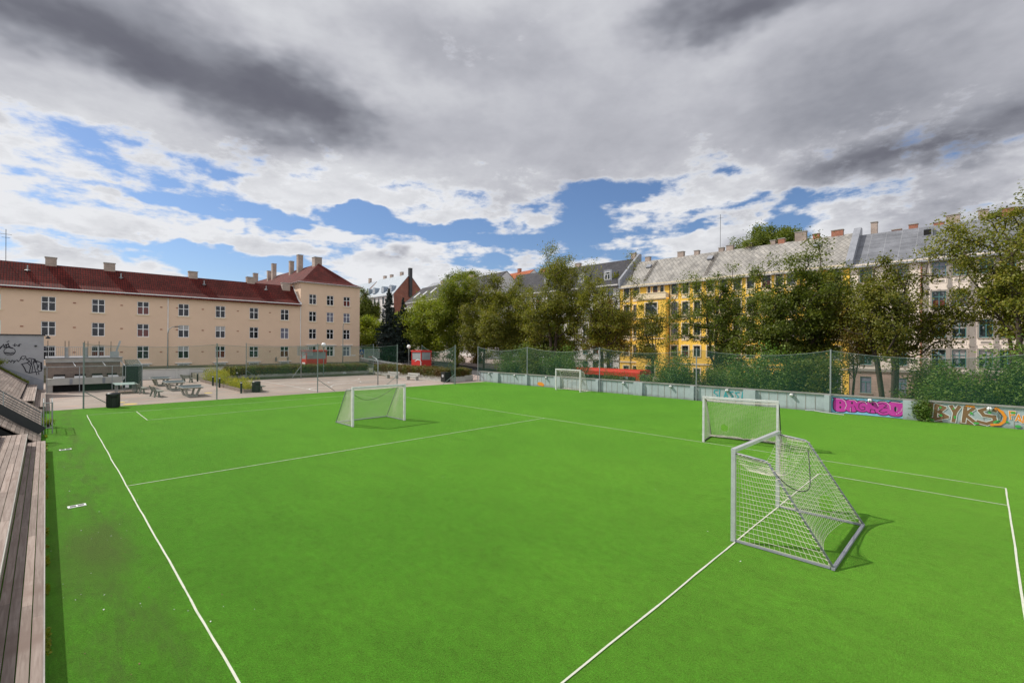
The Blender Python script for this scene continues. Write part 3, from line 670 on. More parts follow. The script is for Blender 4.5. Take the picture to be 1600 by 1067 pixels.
# --- beige apartment building, left
def beige():
    x0=-22.; L=52.2
    t=thing('apartment_building','long beige apartment building with red tiled roof and a taller corner wing','building',(x0,80,0))
    cx=[.24+4.545*k-x0 for k in range(-4,7)]
    rects=[]; wins=[]
    for c in cx:
        for zt in (9.92,6.92,3.97): rects.append((c-.64,c+.64,zt-1.74,zt)); wins.append((c-.64,zt-1.74,1.28,1.74,'cross',zt))
        rects.append((c-.55,c+.55,.35,1.33)); wins.append((c-.55,.35,1.1,.98,'cross',1.33))
    L2=40.45-x0
    txs=[32.0-x0,35.0-x0,38.0-x0]; trects=[]
    for c in txs:
        for zt in (12.75,9.85,6.92,3.97): trects.append((c-.62,c+.62,zt-1.70,zt)); wins.append((c-.62,zt-1.70,1.24,1.70,'cross',zt))
        trects.append((c-.5,c+.5,.55,1.25)); wins.append((c-.5,.55,1.,.7,'low',1.25))
    b=MB(); shell(b,L,10,-.5,11.,rects,(3.4,14.1)); b.build('wall',M['beige'],t)
    # wing: its own walls, front flush 3 mm proud
    b=MB(); holed(b,L-.2,L2,-.5,14.75,trects,-.02); b.poly([(L-.2,45,11),(L-.2,-.02,11),(L-.2,-.02,14.75),(L-.2,45,14.75)]); b.poly([(L-.2,-.02,-.5),(L-.2,0,-.5),(L-.2,0,11),(L-.2,-.02,11)][::-1])
    b.poly([(L2,-.02,-.5),(L2,45,-.5),(L2,45,14.75),(L2,-.02,14.75)]); b.poly([(L2,45,-.5),(L-.2,45,-.5),(L-.2,45,14.75),(L2,45,14.75)])
    b.build('wing_wall',M['beige'],t)
    for (u,z,w,h,stl,zt) in wins:
        inw=u>L-.2; yy=-.02 if inw else 0.
        bottomrow=zt<1.5 ; lint=(zt<1.5 and not inw) or (inw and abs(zt-3.97)<.1)
        o=add_window(t,u,z,w,h,'white','glassL',stl,sill=(zt>9 ) ,sillm='cream',y=yy)
        if lint:
            b=MB(); b.box(u-.42,u+w+.42,yy-.30,yy-.002,z+h+.18,z+h+.27); b.box(u-.16,u-.001,yy-.03,yy-.002,z-.02,z+h+.17); b.box(u+w+.001,u+w+.16,yy-.03,yy-.002,z-.02,z+h+.17); b.box(u,u+w,yy-.03,yy-.002,z+h+.001,z+h+.17)
            b.build('lintel',M['white'],t)
    # cornice and gutter, drainpipes
    b=MB(); b.box(-.1,L-.25,-.30,-.003,10.78,10.93); b.box(-.1,L-.25,-.50,-.301,10.86,10.98); b.build('cornice',M['white'],t)
    b=MB(); b.box(L-.55,L2+.35,-.42,-.023,14.55,14.74); b.box(L2+.001,L2+.35,-.02,45,14.55,14.74); b.box(L-.55,L-.201,-.02,45,14.55,14.74); b.build('wing_cornice',M['white'],t)
    for x in (12.05-x0,30.0-x0-.02,-7.5-x0):
        b=MB(); b.tube([(x,-.09,-.3),(x,-.09,10.8)],.055,8); b.build('drainpipe',M['white'],t)
    rf=gable_roof(t,L-.25,10,11.0,14.2,3.4,'redtile',.55,0.,.16,curve=1)
    # white verge of the main roof where it meets the wing
    b=MB(); b.bar((L-.24,-.55,10.95),(L-.24,.9,11.65),.06,.3); b.bar((L-.24,.9,11.65),(L-.24,3.4,14.35),.06,.25); b.build('verge',M['white'],t)
    # hipped wing roof with flared eaves, ridge running back
    x1,x2=L-.75,L2+.5; xm=(x1+x2)/2; e=14.62; b=MB(); za=19.0; ya=5.4
    i1,i2,yi=x1+1.3,x2-1.3,.85; zi=15.25
    b.poly([(x1,-.55,e),(x2,-.55,e),(i2,yi,zi),(i1,yi,zi)]); b.poly([(i1,yi,zi),(i2,yi,zi),(xm,ya,za)])
    b.poly([(x1,45,e),(x1,-.55,e),(i1,yi,zi),(i1,45,zi)]); b.poly([(i1,45,zi),(i1,yi,zi),(xm,ya,za),(xm,45,za)])
    b.poly([(x2,-.55,e),(x2,45,e),(i2,45,zi),(i2,yi,zi)]); b.poly([(i2,yi,zi),(i2,45,zi),(xm,45,za),(xm,ya,za)])
    b.poly([(x2,-.55,e-.01),(x1,-.55,e-.01),(x1,45,e-.01),(x2,45,e-.01)])
    wr=b.build('wing_roof',M['redtile'],t)
    for X,w,z,h in ((.45,1.05,14.1,1.15),(6.1,1.15,14.1,1.15),(15.6,1.1,14.05,1.15),(23.4,1.1,14.0,1.2),(30.6,1.0,13.6,1.5),(-9,1.1,14.1,1.1)): 
        if X<29: chimney(rf,X-x0,3.6,z-.35,w,.8,h+.15)
    chimney(rf,28.6-x0,2.9,12.8,1.2,.8,1.7)
    for (y,w,z,h,xo) in ((12.,.9,17.6,3.6,-.9),(6.2,1.3,18.2,1.9,.0),(16.,.75,17.6,2.9,-1.0),(26,.8,17.8,3.4,-1.0),(29,.7,17.8,2.2,-1.),(40,.9,17.5,3.2,-.5)): chimney(wr,xm+xo,y,z,w,w,h)
    # small square wall vents
    for k in range(-2,6):
        if k in (2,): xs=(11.3,13.1)
        else: xs=(.24+4.545*k+2.3,)
        for X in xs:
            for z in (9.3,6.25,3.15):
                b=MB(); b.box(X-x0-.13,X-x0+.13,-.04,-.003,z-.07,z+.07); b.build('vent',M['chimred'],t)
    for X in (-1.6,7.2,16.8,25.4):
        b=MB(); b.tube([(X-x0,2.3,12.9),(X-x0,2.3,13.75)],.07,6); b.lathe([(.3,0),(.14,.1)],8,(X-x0,2.3,13.12)); b.build('roof_pipe',M['galv'],t)
    b=MB(); X=-3.45-x0; b.tube([(X,3.4,14.),(X,3.4,18.)],.03,5); b.tube([(X-.5,3.4,17.4),(X+.5,3.4,17.4)],.02,4); b.tube([(X-.35,3.4,17.),(X+.35,3.4,17.)],.02,4); b.build('aerial',M['blacksteel'],t)
    for X,Z in ((26.2,1.9),(28.0,1.9)):
        b=MB(); b.box(X-x0-.12,X-x0+.12,-.10,-.003,Z-.35,Z+.12); b.lathe([(.16,0),(.06,.28)],8,(X-x0,-.12,Z+.12)); b.build('wall_light',M['greytrim'],t)
    b=MB(); b.box(38.9-x0,39.7-x0,-.05,-.023,2.3,2.45); b.build('street_name_plate',M['white'],t)
beige()
def frame_of(x,y,ang,name,label): return thing(name,label,'building',(x,y,0),ang)
A90=R(-90)
# --- yellow building
def yellow():
    t=frame_of(75,47.2,A90,'apartment_building','ochre yellow four storey apartment building with pale slate roof behind the street trees'); L=34.7
    U=lambda Y:47.2-Y
    cols=[(46.46,45.34),(44.49,43.33),(37.29,36.19),(35.35,34.26),(33.36,32.3),(31.2,30.15),(29.23,28.2),(27.18,26.09),(25.23,24.2),(23.1,22.0),(21.3,20.4),(19.82,18.8),(17.4,16.3),(14.5,13.4)]
    rows=[(13.1,14.95),(9.65,11.73),(6.2,8.12),(2.7,4.45),(-1.6,.75)]
    rects=[];W=[]
    for a,c in cols:
        for z0,z1 in rows: rects.append((U(a),U(c),z0,z1)); W.append((U(a),z0,a-c,z1-z0))
    tri=[(41.71,41.18),(40.67,39.77),(39.32,38.66)]
    for a,c in tri: rects.append((U(a),U(c),13.1,14.95)); W.append((U(a),13.1,a-c,1.85))
    b=MB(); shell(b,L,12,-3,15.3,rects,(5.5,20.3)); b.build('wall',M['yellow'],t)
    for u,z,w,h in W:
        add_window(t,u,z,w,h,'darkframe','glassR','TT',surround='cream',sillm='cream')
    # moulded panels under upper windows and pilasters
    for a,c in cols:
        for z in (12.3,8.9,5.3):
            b=MB(); u0,u1=U(a),U(c); b.box(u0-.1,u1+.1,-.045,-.003,z,z+.55); b.box(u0+.08,u1-.08,-.06,-.046,z+.12,z+.42); b.build('moulded_panel',M['cream'],t)
    b=MB(); b.box(0,L,-.12,-.004,5.82,5.98); b.box(0,L,-.12,-.004,9.3,9.45); b.build('string_course',M['greytrim'],t)
    b=MB(); b.box(0,L,-.28,-.004,15.1,15.28); b.box(0,L,-.12,-.004,1.35,1.6); b.build('cornice',M['cream'],t)
    # bay with balcony on top
    u0,u1=U(43.2),U(37.75); b=MB()
    br=[(u0+1.7,u0+3.9,9.7,11.8),(u0+1.7,u0+3.9,6.2,8.3),(u0+1.9,u0+3.5,2.5,4.6),(u0+1.9,u0+3.5,-1.6,.9)]
    holed(b,u0,u1,-3,12.45,br,-1.1); 
    b.poly([(u0,-1.1,-3),(u0,-1.1,12.45),(u0,-.003,12.45),(u0,-.003,-3)]); b.poly([(u1,-1.1,-3),(u1,-.003,-3),(u1,-.003,12.45),(u1,-1.1,12.45)]); b.poly([(u0,-1.1,12.45),(u1,-1.1,12.45),(u1,-.003,12.45),(u0,-.003,12.45)])
    bay=b.build('bay',M['yellow'],t)
    for a,c,d,e in br: add_window(bay,a,d,c-a,e-d,'darkframe','glassR','TT',surround='cream',sillm='cream',y=-1.1)
    b=MB(); b.box(u0-.12,u1+.12,-1.3,-1.102,12.46,12.62); b.box(u0-.05,u1+.05,-1.22,-1.12,12.62,13.4); b.box(u0-.1,u1+.1,-1.28,-1.06,13.4,13.52); b.box(u0-.05,u0+.06,-1.10,-.06,12.62,13.4); b.box(u1-.06,u1+.05,-1.10,-.06,12.62,13.4)
    b.build('balcony',M['cream'],bay)
    for z in (12.46,9.3,5.8): b=MB(); b.box(u0-.08,u1+.08,-1.2,-1.103,z-.18,z-.02); b.build('moulding',M['cream'],bay)
    b=MB()
    for Y in (45.0,37.55): b.tube([(U(Y),-.1,-2.5),(U(Y),-.1,15.)],.06,6)
    b.build('drainpipe',M['bark'],t)
    rf=gable_roof(t,L,12,15.35,20.4,5.5,'slate',.5,.0,.14)
    for Y,w,h,m in ((44.8,.9,1.0,'chim'),(38.3,1.1,1.1,'chim'),(35.4,.8,.9,'chim'),(31.2,.8,.8,'chim'),(29.8,1.1,1.0,'chim'),(26.8,.9,.9,'chim'),(23.3,.7,.8,'chim'),(22.1,.9,.9,'chimred'),(19.5,1.5,1.5,'chim'),(17.5,.8,.9,'chimred'),(14.9,1.4,1.0,'chimred')):
        chimney(rf,U(Y),5.7,20.1,w,.7,h,m)
    for Y,Z in ((43.6,18.9),(32.4,19.0),(17.0,18.9)):
        u=U(Y); yy=5.5*(Z-15.35)/5.05; b=MB(); b.hexa([(u-.45,yy-.35,Z-.2),(u+.45,yy-.35,Z-.2),(u+.45,yy+.35,Z+.35),(u-.45,yy+.35,Z+.35),(u-.45,yy-.45,Z),(u+.45,yy-.45,Z),(u+.45,yy+.2,Z+.6),(u-.45,yy+.2,Z+.6)]); b.build('roof_hatch',M['leadgrey'],rf)
    # ladders lying on slope
    for Y in (42.6,31.7):
        b=MB(); 
        for k in range(14): 
            f=k/13; yy=.3+4.6*f; zz=15.45+ (yy/5.5)*5.05+.12; b.box(U(Y)-.2-.0,U(Y)+.2,yy-.03,yy+.03,zz,zz+.05)
        for sx in (-.22,.22): b.bar((U(Y)+sx,.3,15.45+.3*.918+.1),(U(Y)+sx,4.9,15.45+4.9*.918+.1),.05)
        b.build('roof_ladder',M['bark'],rf)
    b=MB(); u=U(31.4); b.tube([(u,5.6,20.4),(u,5.6,26.6)],.035,5); b.tube([(u-.5,5.6,26.),(u+.5,5.6,26.)],.02,4); b.build('aerial',M['blacksteel'],rf)
yellow()
# --- pale stone building with teal windows
def pale():
    t=frame_of(75,12.42,A90,'apartment_building','pale stone apartment building with teal windows and dark metal roof at the right edge'); L=36
    U=lambda Y:12.42-Y
    rows=[(12.8,14.5),(9.05,11.05),(5.55,7.6),(2.15,4.15)]
    cols=[(11.4,10.14,0),(8.02,6.67,0),(4.38,3.15,1),(2.6,1.42,1),(.38,-.72,1),(-1.23,-2.45,1),(-4.9,-6.1,0),(-8.3,-9.5,0),(-12,-13.2,1),(-14.,-15.2,1),(-18,-19.2,0)]
    rects=[];W=[]
    for a,c,s in cols:
        for z0,z1 in rows: rects.append((U(a),U(c),z0,z1)); W.append((U(a),z0,a-c,z1-z0,s))
        rects.append((U(a)+.1,U(c)-.0,-1.5,.6)); W.append((U(a)+.1,-1.5,a-c-.1,2.1,0))
    b=MB(); holed(b,0,L,1.35,15.1,[r for r in rects if r[3]>1]); b.poly([(0,12,1.35),(0,0,1.35),(0,0,15.1),(0,5,20.),(0,12,15.1)]); b.poly([(L,0,1.35),(L,12,1.35),(L,12,15.1),(L,5,20.),(L,0,15.1)]); b.build('wall',M['pinkgrey'],t)
    b=MB(); holed(b,0,L,-4,1.35,[r for r in rects if r[3]<1]); b.poly([(0,12,-4),(0,0,-4),(0,0,1.35),(0,12,1.35)]); b.build('plinth',M['plinth'],t)
    for u,z,w,h,s in W: add_window(t,u,z,w,h,'teal','glassR','T' if not s else 'TT',surround='greytrim' if z>1 else None,sillm='greytrim')
    b=MB(); b.box(0,L,-.2,-.004,1.3,1.62); b.box(0,L,-.1,-.004,8.28,8.42); b.build('string_course',M['greytrim'],t)
    b=MB(); b.box(0,L,-.35,-.004,14.9,15.1); b.build('cornice',M['pinkgrey'],t)
    for Y in (5.0,2.88,.95,-.98,-3.1,-11.4,-13.6,-15.8):
        w=.30 if Y in(2.88,-.98,-13.6) else .42
        b=MB(); b.box(U(Y)-w/2,U(Y)+w/2,-.09,-.004,1.63,14.88)
        for z in (4.5,7.9,11.4): b.box(U(Y)-w/2-.06,U(Y)+w/2+.06,-.12,-.091,z,z+.35)
        b.build('pilaster',M['greytrim'],t)
    for a,c,s in cols:
        for z in (12.0,8.6,4.75):
            u0,u1=U(a),U(c); b=MB(); b.box(u0,u1,-.035,-.003,z,z+.5); b.build('moulded_panel',M['pinkgrey'],t)
            b=MB(); b.box(u0+.14,u1-.14,-.05,-.036,z+.12,z+.38); b.build('panel_inset',M['greytrim'],t)
    b=MB(); u=U(5.35); b.tube([(u,-.1,-2.5),(u,-.1,15.)],.07,6); b.build('drainpipe',M['chimred'],t)
    rf=gable_roof(t,L,12,15.2,19.9,5.2,'darkroof',.45,.0,.14)
    for Y,w,h,m in ((10.7,.7,2.1,'chim'),(8.3,1.0,.7,'chimred'),(6.6,.9,1.1,'chimred'),(4.1,1.,.9,'chimred'),(2.8,1.3,1.6,'chim'),(.1,.9,1.7,'chim'),(-2.0,1.1,1.5,'chimred'),(-5.1,1.0,1.6,'chimred'),(-9.5,.9,1.3,'chimred')):
        chimney(rf,U(Y),5.9,19.4,w,.7,h,m,pots=0)
    b=MB(); b.box(U(.5),U(-3.4),5.6,7.6,19.5,20.6); b.build('roof_box',M['blackroof'],rf)
    u=U(5.0); b=MB(); b.box(u-.55,u+.45,3.4,4.6,18.3,19.45); b.build('dormer',M['leadgrey'],rf); b=MB(); b.box(u-.4,u+.3,3.38,3.397,18.5,19.2); b.build('dormer_opening',M['dark'],rf)
    # raised party wall to the yellow house
    b=MB(); b.prismx([(-.5,14.9),(-.5,15.7),(5.2,21.0),(6.2,21.0),(6.2,19)],-.45,.35); b.build('party_wall',M['leadgrey'],t)
pale()
# --- grey white building left of the yellow one
def grey():
    t=frame_of(75,80,A90,'apartment_building','pale grey four storey apartment building with black slate roof half hidden by tall trees'); L=32.6
    U=lambda Y:80-Y
    cs=[49.3,52.6,55.0,58.9,61.6,64.3,67.4,70.5,73.6,76.7]
    rows=[(13.2,15.0),(10.1,12.15),(6.25,8.5),(2.7,4.65),(-.8,1.4)]; rects=[];W=[]
    for c in cs:
        for z0,z1 in rows: rects.append((U(c)-.62,U(c)+.62,z0,z1)); W.append((U(c)-.62,z0,1.24,z1-z0))
    b=MB(); shell(b,L,13,-2.5,15.8,rects,(6.5,21.4)); b.build('wall',M['whitewall'],t)
    for u,z,w,h in W: add_window(t,u,z,w,h,'teal','glassR','T',surround='whitewall',sillm='whitewall')
    b=MB(); b.box(0,L,-.35,-.004,15.5,15.78); b.box(0,L,-.18,-.004,9.4,9.6); b.box(0,L,-.18,-.004,5.5,5.72); b.box(0,L,-.22,-.004,1.7,2.0); b.build('cornice',M['whitewall'],t)
    rf=gable_roof(t,L,13,15.85,21.4,6.5,'blackroof',.5,0.,.14)
    for Y in (66,57.,50.8):
        u=U(Y); d=MB(); d.box(u-.9,u+.9,1.2,4.2,16.6,18.9); o=d.build('dormer',M['leadgrey'],rf)
        add_window(o,u-.6,17.0,1.2,1.5,'white','glassR','T',sill=False,y=1.06)
    b=MB(); b.prismx([(-.4,15.0),(-.4,16.5),(6.5,22.2),(7.2,22.2),(7.2,20)],L-.1,L+.35); b.build('party_wall',M['leadgrey'],t)
    chimney(rf,U(48.6),7.0,21.2,.9,.7,1.3,'chim'); chimney(rf,U(62),6.8,21.0,1.2,.7,1.1,'chim'); chimney(rf,U(72),6.8,21.0,1.2,.7,1.1,'chimred')
grey()
def far(name,label,x,y,ang,L,D,z0,ze,zr,yr,wall,roof,cols,rows,fm='darkframe',chs=(),dorm=None,gm=None,sky=()):
    t=frame_of(x,y,ang,name,label); rects=[]
    for c in cols:
        for a,e in rows: rects.append((c-.6,c+.6,a,e))
    b=MB(); holed(b,0,L,z0,ze,rects); b.build('wall',M[wall],t); b=MB(); b.poly([(L,D,z0),(0,D,z0),(0,D,ze),(L,D,ze)]); b.build('rear_wall',M[wall],t)
    for X,f in ((0,1),(L,0)):
        p=[(X,D,z0),(X,0,z0),(X,0,ze),(X,yr,zr),(X,D,ze)]; b=MB(); b.poly(p if f else p[::-1]); b.build('gable_wall',M[gm or wall],t)
    for r in rects: add_window(t,r[0],r[2],1.2,r[3]-r[2],fm,'glassR','T',sill=True,surround=wall if wall=='whitewall' else None,sillm=wall)
    b=MB(); b.box(0,L,-.3,-.004,ze-.4,ze-.1); b.build('cornice',M[wall],t)
    rf=gable_roof(t,L,D,ze,zr,yr,roof,.5,.05,.15)
    for c in chs: chimney(rf,*c)
    for u in (dorm or []):
        b=MB(); z=ze+.7; yy=(z-ze)/(zr-ze)*yr
        b.prism([(u-.9,z)]+[(u+.9*math.cos(PI*(1-k/8)),z+1.3+.8*math.sin(PI*(1-k/8))) for k in range(9)]+[(u+.9,z)],yy-.3,yy+3.2); o=b.build('dormer',M['bluemetal'],rf)
        add_window(o,u-.5,z+.25,1.0,1.35,'white','glassR','T',sill=False,y=yy-.40)
    for u,f in sky:
        yy=yr*f; z=ze+(zr-ze)*f; dy=yr*.16; dz=(zr-ze)*.16; b=MB(); b.hexa([(u-.5,yy-dy,z-dz+.05),(u+.5,yy-dy,z-dz+.05),(u+.5,yy+dy,z+dz+.05),(u-.5,yy+dy,z+dz+.05),(u-.5,yy-dy,z-dz+.17),(u+.5,yy-dy,z-dz+.17),(u+.5,yy+dy,z+dz+.17),(u-.5,yy+dy,z+dz+.17)]); b.build('skylight',M['alu'],rf)
    return t
far('town_house','white house with black roof and skylights beside the brick gable',75.5,121.5,R(-97.5),43,12,0,16.6,21.6,6.,'whitewall','blackroof',[2+3.1*k for k in range(13)],[(13.2,15.2),(9.8,11.9),(6.3,8.4),(2.8,4.9)],chs=[(12,6.3,21.2,1.2,.8,1.3,'chim'),(27,6.3,21.2,1.4,.8,1.3,'chim')],sky=[(3,.45),(7.5,.45),(11.5,.6),(22,.45),(26.5,.45)])
far('town_house','town house with blue grey metal roof, round dormers and bare brick gable',78.9,153,A90,19.9,12.,0,20.9,27.6,5.9,'whitewall','bluemetal',[2,4.6,7.6,10.4,13.3,16,18.6],[(17.6,19.9),(13.8,16.3),(10,12.4),(6,8.4)],gm='brick',dorm=[2.2,6.4,12.2,17.2],chs=[(3.5,6.2,27.2,1.2,.8,1.3,'chim'),(8,6.2,27.2,1.2,.8,1.3,'chim'),(14.5,6.2,27.3,1.2,.8,1.4,'chim'),(20.0,6.0,20,.9,1.1,9.4,'blacksteel')])
far('town_house','distant grey roofed house left of the brick gable house',80,185,A90,28,12,0,21.5,27.5,6,'pinkgrey','bluemetal',[3,7,11,15,19,23],[(17,19.3)],chs=[(23,6,27.2,1.1,.8,1.7,'chim')])
far('town_house','distant house with slate and orange tiled roof above the tree tops',100,112,R(-97),16,12,0,22.5,27.2,6,'whitewall','orange',[3,7,11],[(18,20.3)],chs=[(9,6,27,1.1,.8,1.2,'chimred')])
far('town_house','distant dark roofed building behind the trees, left of the orange roof',96,146,A90,26,14,0,22.5,27.5,7,'pinkgrey','leadgrey',[3,7,11,15,19,23],[(18,20.3)],chs=[(16,7,27.3,1.6,.9,1.8,'chim')])
# little lead turret peeping over the yellow roof
t=thing('roof_turret','small grey lead turret with finial peeping over the roofs left of the slate roof','turret',(92,54,0))
b=MB(); b.box(-.85,.85,-.85,.85,-1.8,22.6); b.build('base',M['leadgrey'],t); b=MB(); b.lathe([(1.2,22.6),(1.15,22.8),(.65,23.3),(.5,23.7),(.6,23.8),(.3,24.2),(.08,24.6),(.02,25.3)],12); b.build('cap',M['bluemetal'],t,smooth=True)
# ---------------------------------------------------------------- goals
def netlines(b,P,nu,nv,r,drop=None,sub=1,n=3):
    for i in range(nu+1):
        run=[]
        for j in range(nv*sub+1):
            u,v=i/nu,j/(nv*sub)
            if drop and drop(u,v):
                if len(run)>1: b.tube(run,r,n)
                run=[]
            else: run.append(P(u,v))
        if len(run)>1: b.tube(run,r,n)
    for j in range(nv+1):
        run=[]
        for i in range(nu*sub+1):
            u,v=i/(nu*sub),j/nv
            if drop and drop(u,v):
                if len(run)>1: b.tube(run,r,n)
                run=[]
            else: run.append(P(u,v))
        if len(run)>1: b.tube(run,r,n)
def goal(label,loc,rz,W=3.13,D=1.9,kd=.75,kz=1.88,post='alu',pw=.085,nu=28,nv=22,ns=17,r=.0045,sag=.15,pull=.0,lift=0.,hole=None,frame='galv',rope=False,seed=1,topgap=0.,bar=.04,heap=False,stub=False):
    t=thing('football_goal',label,'football goal',(loc[0],loc[1],.0),rz,'small football goals on the turf'); H=2.0
    pm_=M[post]
    for x in (0,W):
        b=MB(); b.box(x-pw/2,x+pw/2,-pw*.6,pw*.6,0.012,H-.001); b.build('post',pm_,t)
    b=MB(); b.box(-pw/2-.002,W+pw/2+.002,-pw*.6-.002,pw*.6+.002,H,H+pw); b.build('crossbar',pm_,t)
    for x in (0,W):
        b=MB(); b.tube([(x,.03,H-.02),(x,kd-.08,kz+.03),(x,kd,kz-.02),(x,kd+.06,kz-.12),(x,D,.06)],.022,7); b.build('stanchion',M[frame],t,smooth=True)
        b=MB(); b.box(x-.02,x+.02,pw*.62,D-.05,.014,.052); b.build('side_bar',M[frame],t)
    b=MB(); b.box(-.04,W+.04,D-.03,D+.03,.014,.06); b.build('rear_bar',M[frame],t)
    rr=random.Random(seed); ph=[rr.random()*6 for _ in range(6)]
    seg=[0,kd/(kd+math.hypot(D-kd,kz)),1]
    def prof(v):
        if v<seg[1]: f=v/seg[1]; return kd*f, H-.0-(H-kz)*f
        f=(v-seg[1])/(1-seg[1]); return kd+(D-kd)*f, kz*(1-f)+.06*f
    def P(u,v):
        y,z=prof(v); s=math.sin(PI*u)
        z-=sag*s**.8*math.exp(-((v-.22)/.28)**2)+topgap*s**.7*max(0,1-v/.25)
        y-=pull*s**.6*v**2.2; z+=lift*(s**.7*.45+(1-u)*.6)*v**4*(1 if rope and stub else 1)
        if z<kz: y=min(y,D-(D-kd)*z/kz)
        y+=.03*math.sin(7*u+ph[0]+4*v)*s; x=W*u+.025*math.sin(9*v+ph[1]+3*u)*s
        return Vector((x,y,max(z,.03)))
    if rope and stub:
        for x in (0,W):
            b=MB(); A=[Vector((x,.05,H-.02)),Vector((x,kd,kz)),Vector((x,D-.05,.1))]
            for q,w_ in ((0,9),(1,24)):
                n_=w_*8; b.tube([A[q].lerp(A[q+1],k/n_)+Vector((.027*math.cos(k*.785),.027*math.sin(k*.785)*.7,.027*math.sin(k*.785)*.7)) for k in range(n_+1)],.006,3)
            b.build('net_lacing',M['netwhite'],t)
    b=MB(); netlines(b,P,nu,nv,r,hole,2)
    for x,sg in ((0,1),(W,-1)):
        def Q(u,v,x=x,sg=sg):
            # u from the post back, v from ground up; back edge follows the slanted stanchion
            z=.07+v*(H-.1)
            yb=D-(D-kd)*(z/kz) if z<kz else kd*(H-z)/(H-kz+1e-6)
            yb=max(yb,.12); s=math.sin(PI*u)*math.sin(PI*v)
            return Vector((x+sg*(.10*s+.02*math.sin(8*u+ph[2])*s),.05+(yb-.05)*u,z-.03*s*(1+math.sin(5*v+ph[3]))))
        netlines(b,Q,ns,int(ns*1.05),r,None,1)
    if heap:
        for k in range(60):
            x0=rr.random()*W; b.tube([(x0+rr.gauss(0,.25),D-.12+rr.gauss(0,.07),.05+abs(rr.gauss(0,.05))) for _ in range(5)],r,3)
    b.build('net',M['netwhite'],t)
    if rope:
        b=MB(); pts=[]
        for k in range(15):
            f=k/14; pts.append(P(.06+.88*f,.27+.26*math.sin(PI*f)))
        b.tube(pts,.011,5); b.build('rope',M['blacksteel'],t)
    if stub:
        # knotted bunch of net tied around the post
        b=MB()
        for k in range(26):
            a=rr.random()*6.28; z0=1.0+rr.random()*.9; b.tube([(.03+.07*math.cos(a),.05+.07*math.sin(a),z0+.25),(.10*math.cos(a+.5),.10+.09*math.sin(a+.5),z0),(.05*math.cos(a+1),.08+.05*math.sin(a+1),z0-.4)],r,3)
        b.build('bunched_net',M['netwhite'],t)
    return t
goal('nearest and largest looking goal, seen from the side, with a coarse torn net',(14.12,3.93),PI,3.2,1.88,.72,1.88,'alu',.075,27,24,18,0.0037,.50,.38,.20,lambda u,v:((u-.36)/.15)**2+((v-.76)/.085)**2<1,'leadgrey',rope=True,seed=3,topgap=.42,stub=True)
goal('white framed goal with intact net standing alone mid pitch on the left half',(11.49,23.43),R(0),3.13,1.95,.8,1.86,'whiteframe',.10,46,38,28,.0042,.04,.05,.03,None,'galv',rope=True,seed=5)
goal('goal with sagging torn net standing behind the near one, facing across the pitch',(21.3,9.0),R(-80.),2.95,1.55,.55,1.86,'whiteframe',.085,42,36,24,.0042,.05,.12,.05,lambda u,v:((u-.22)/.05)**2+((v-.80)/.08)**2<1,'blacksteel',seed=9,heap=True)
goal('smallest looking goal, far away against the pale blue wall',(35.67,29.7),R(-94),3.13,1.15,.5,1.86,'whiteframe',.09,36,30,16,.0032,.05,.25,.05,None,'whiteframe',seed=12,heap=True)
b=MB(); pts=[(36.9,8.6,.03),(37.0,8.1,.05),(36.7,7.5,.03),(36.4,6.9,.04),(36.3,6.3,.03)]; b.tube(pts,.03,6); b.build('loose_pole',M['alu'],label='pale pole lying at the foot of the blue wall left of the magenta lettering',cat='pole')
# ---------------------------------------------------------------- timber terraces on the left
def board_run(b,x0,x1,y0,y1,z,t=.035,gap=.012,n=4,L=3.6,r=None):
    w=(x1-x0)/n
    for k in range(n):
        y=y0-(r.random()*L if r else 0)
        while y<y1:
            ya=max(y,y0); yb=min(y+L,y1)
            if yb-ya>.1: dz=(r.random()*.004 if r else 0); b.box(x0+k*w+gap/2,x0+(k+1)*w-gap/2,ya+.002,yb-.002,z-t+dz,z+dz)
            y+=L
rw=random.Random(11)
def tiers(label,specs,loc):
    t=thing('timber_terrace',label,'seating steps',loc)
    for (x0,x1,y0,y1,z,n) in specs:
        b=MB(); board_run(b,x0,x1,y0,y1,z,n=n,r=rw); b.build('seat_boards',M['woody'],t)
        zb=0.02
        b=MB(); 
        nn=max(1,int((z-.06)/.13)) if z<.5 else 3
        for k in range(nn): 
            za=z-.05-(k+1)*.125; b.box(x1-.035,x1-.008,y0,y1,max(za,.02)+.006,za+.119)
        b.build('riser_boards',M['woody'],t)
        b=MB(); b.box(x1-.006,x1+.012,y0,y1,z-.10,z-.002); b.build('edge_strip',M['conc'],t)
        b=MB()
        for yy in (y0+.002,y1-.032):
            for k in range(int((z-.05)/.14)): b.box(x0+.0,x1-.04,yy,yy+.03,.02+k*.14,.02+k*.14+.128)
        b.build('end_boards',M['woodx'],t)
    return t
tiers('long grey weathered timber seating steps beside the pitch in the left foreground',[(-.48,0,-6,26.6,.40,4),(-1.28,-.48,-6,25.8,.85,6),(-2.1,-1.28,-6,25.8,1.3,6)],(0,0,0))
tiers('two level grey timber seating at the plaza edge beyond the metal ramp rail',[(-.47,0,40.6,55.4,.42,4),(-1.05,-.47,40.1,55.4,.87,5)],(0,0,0))
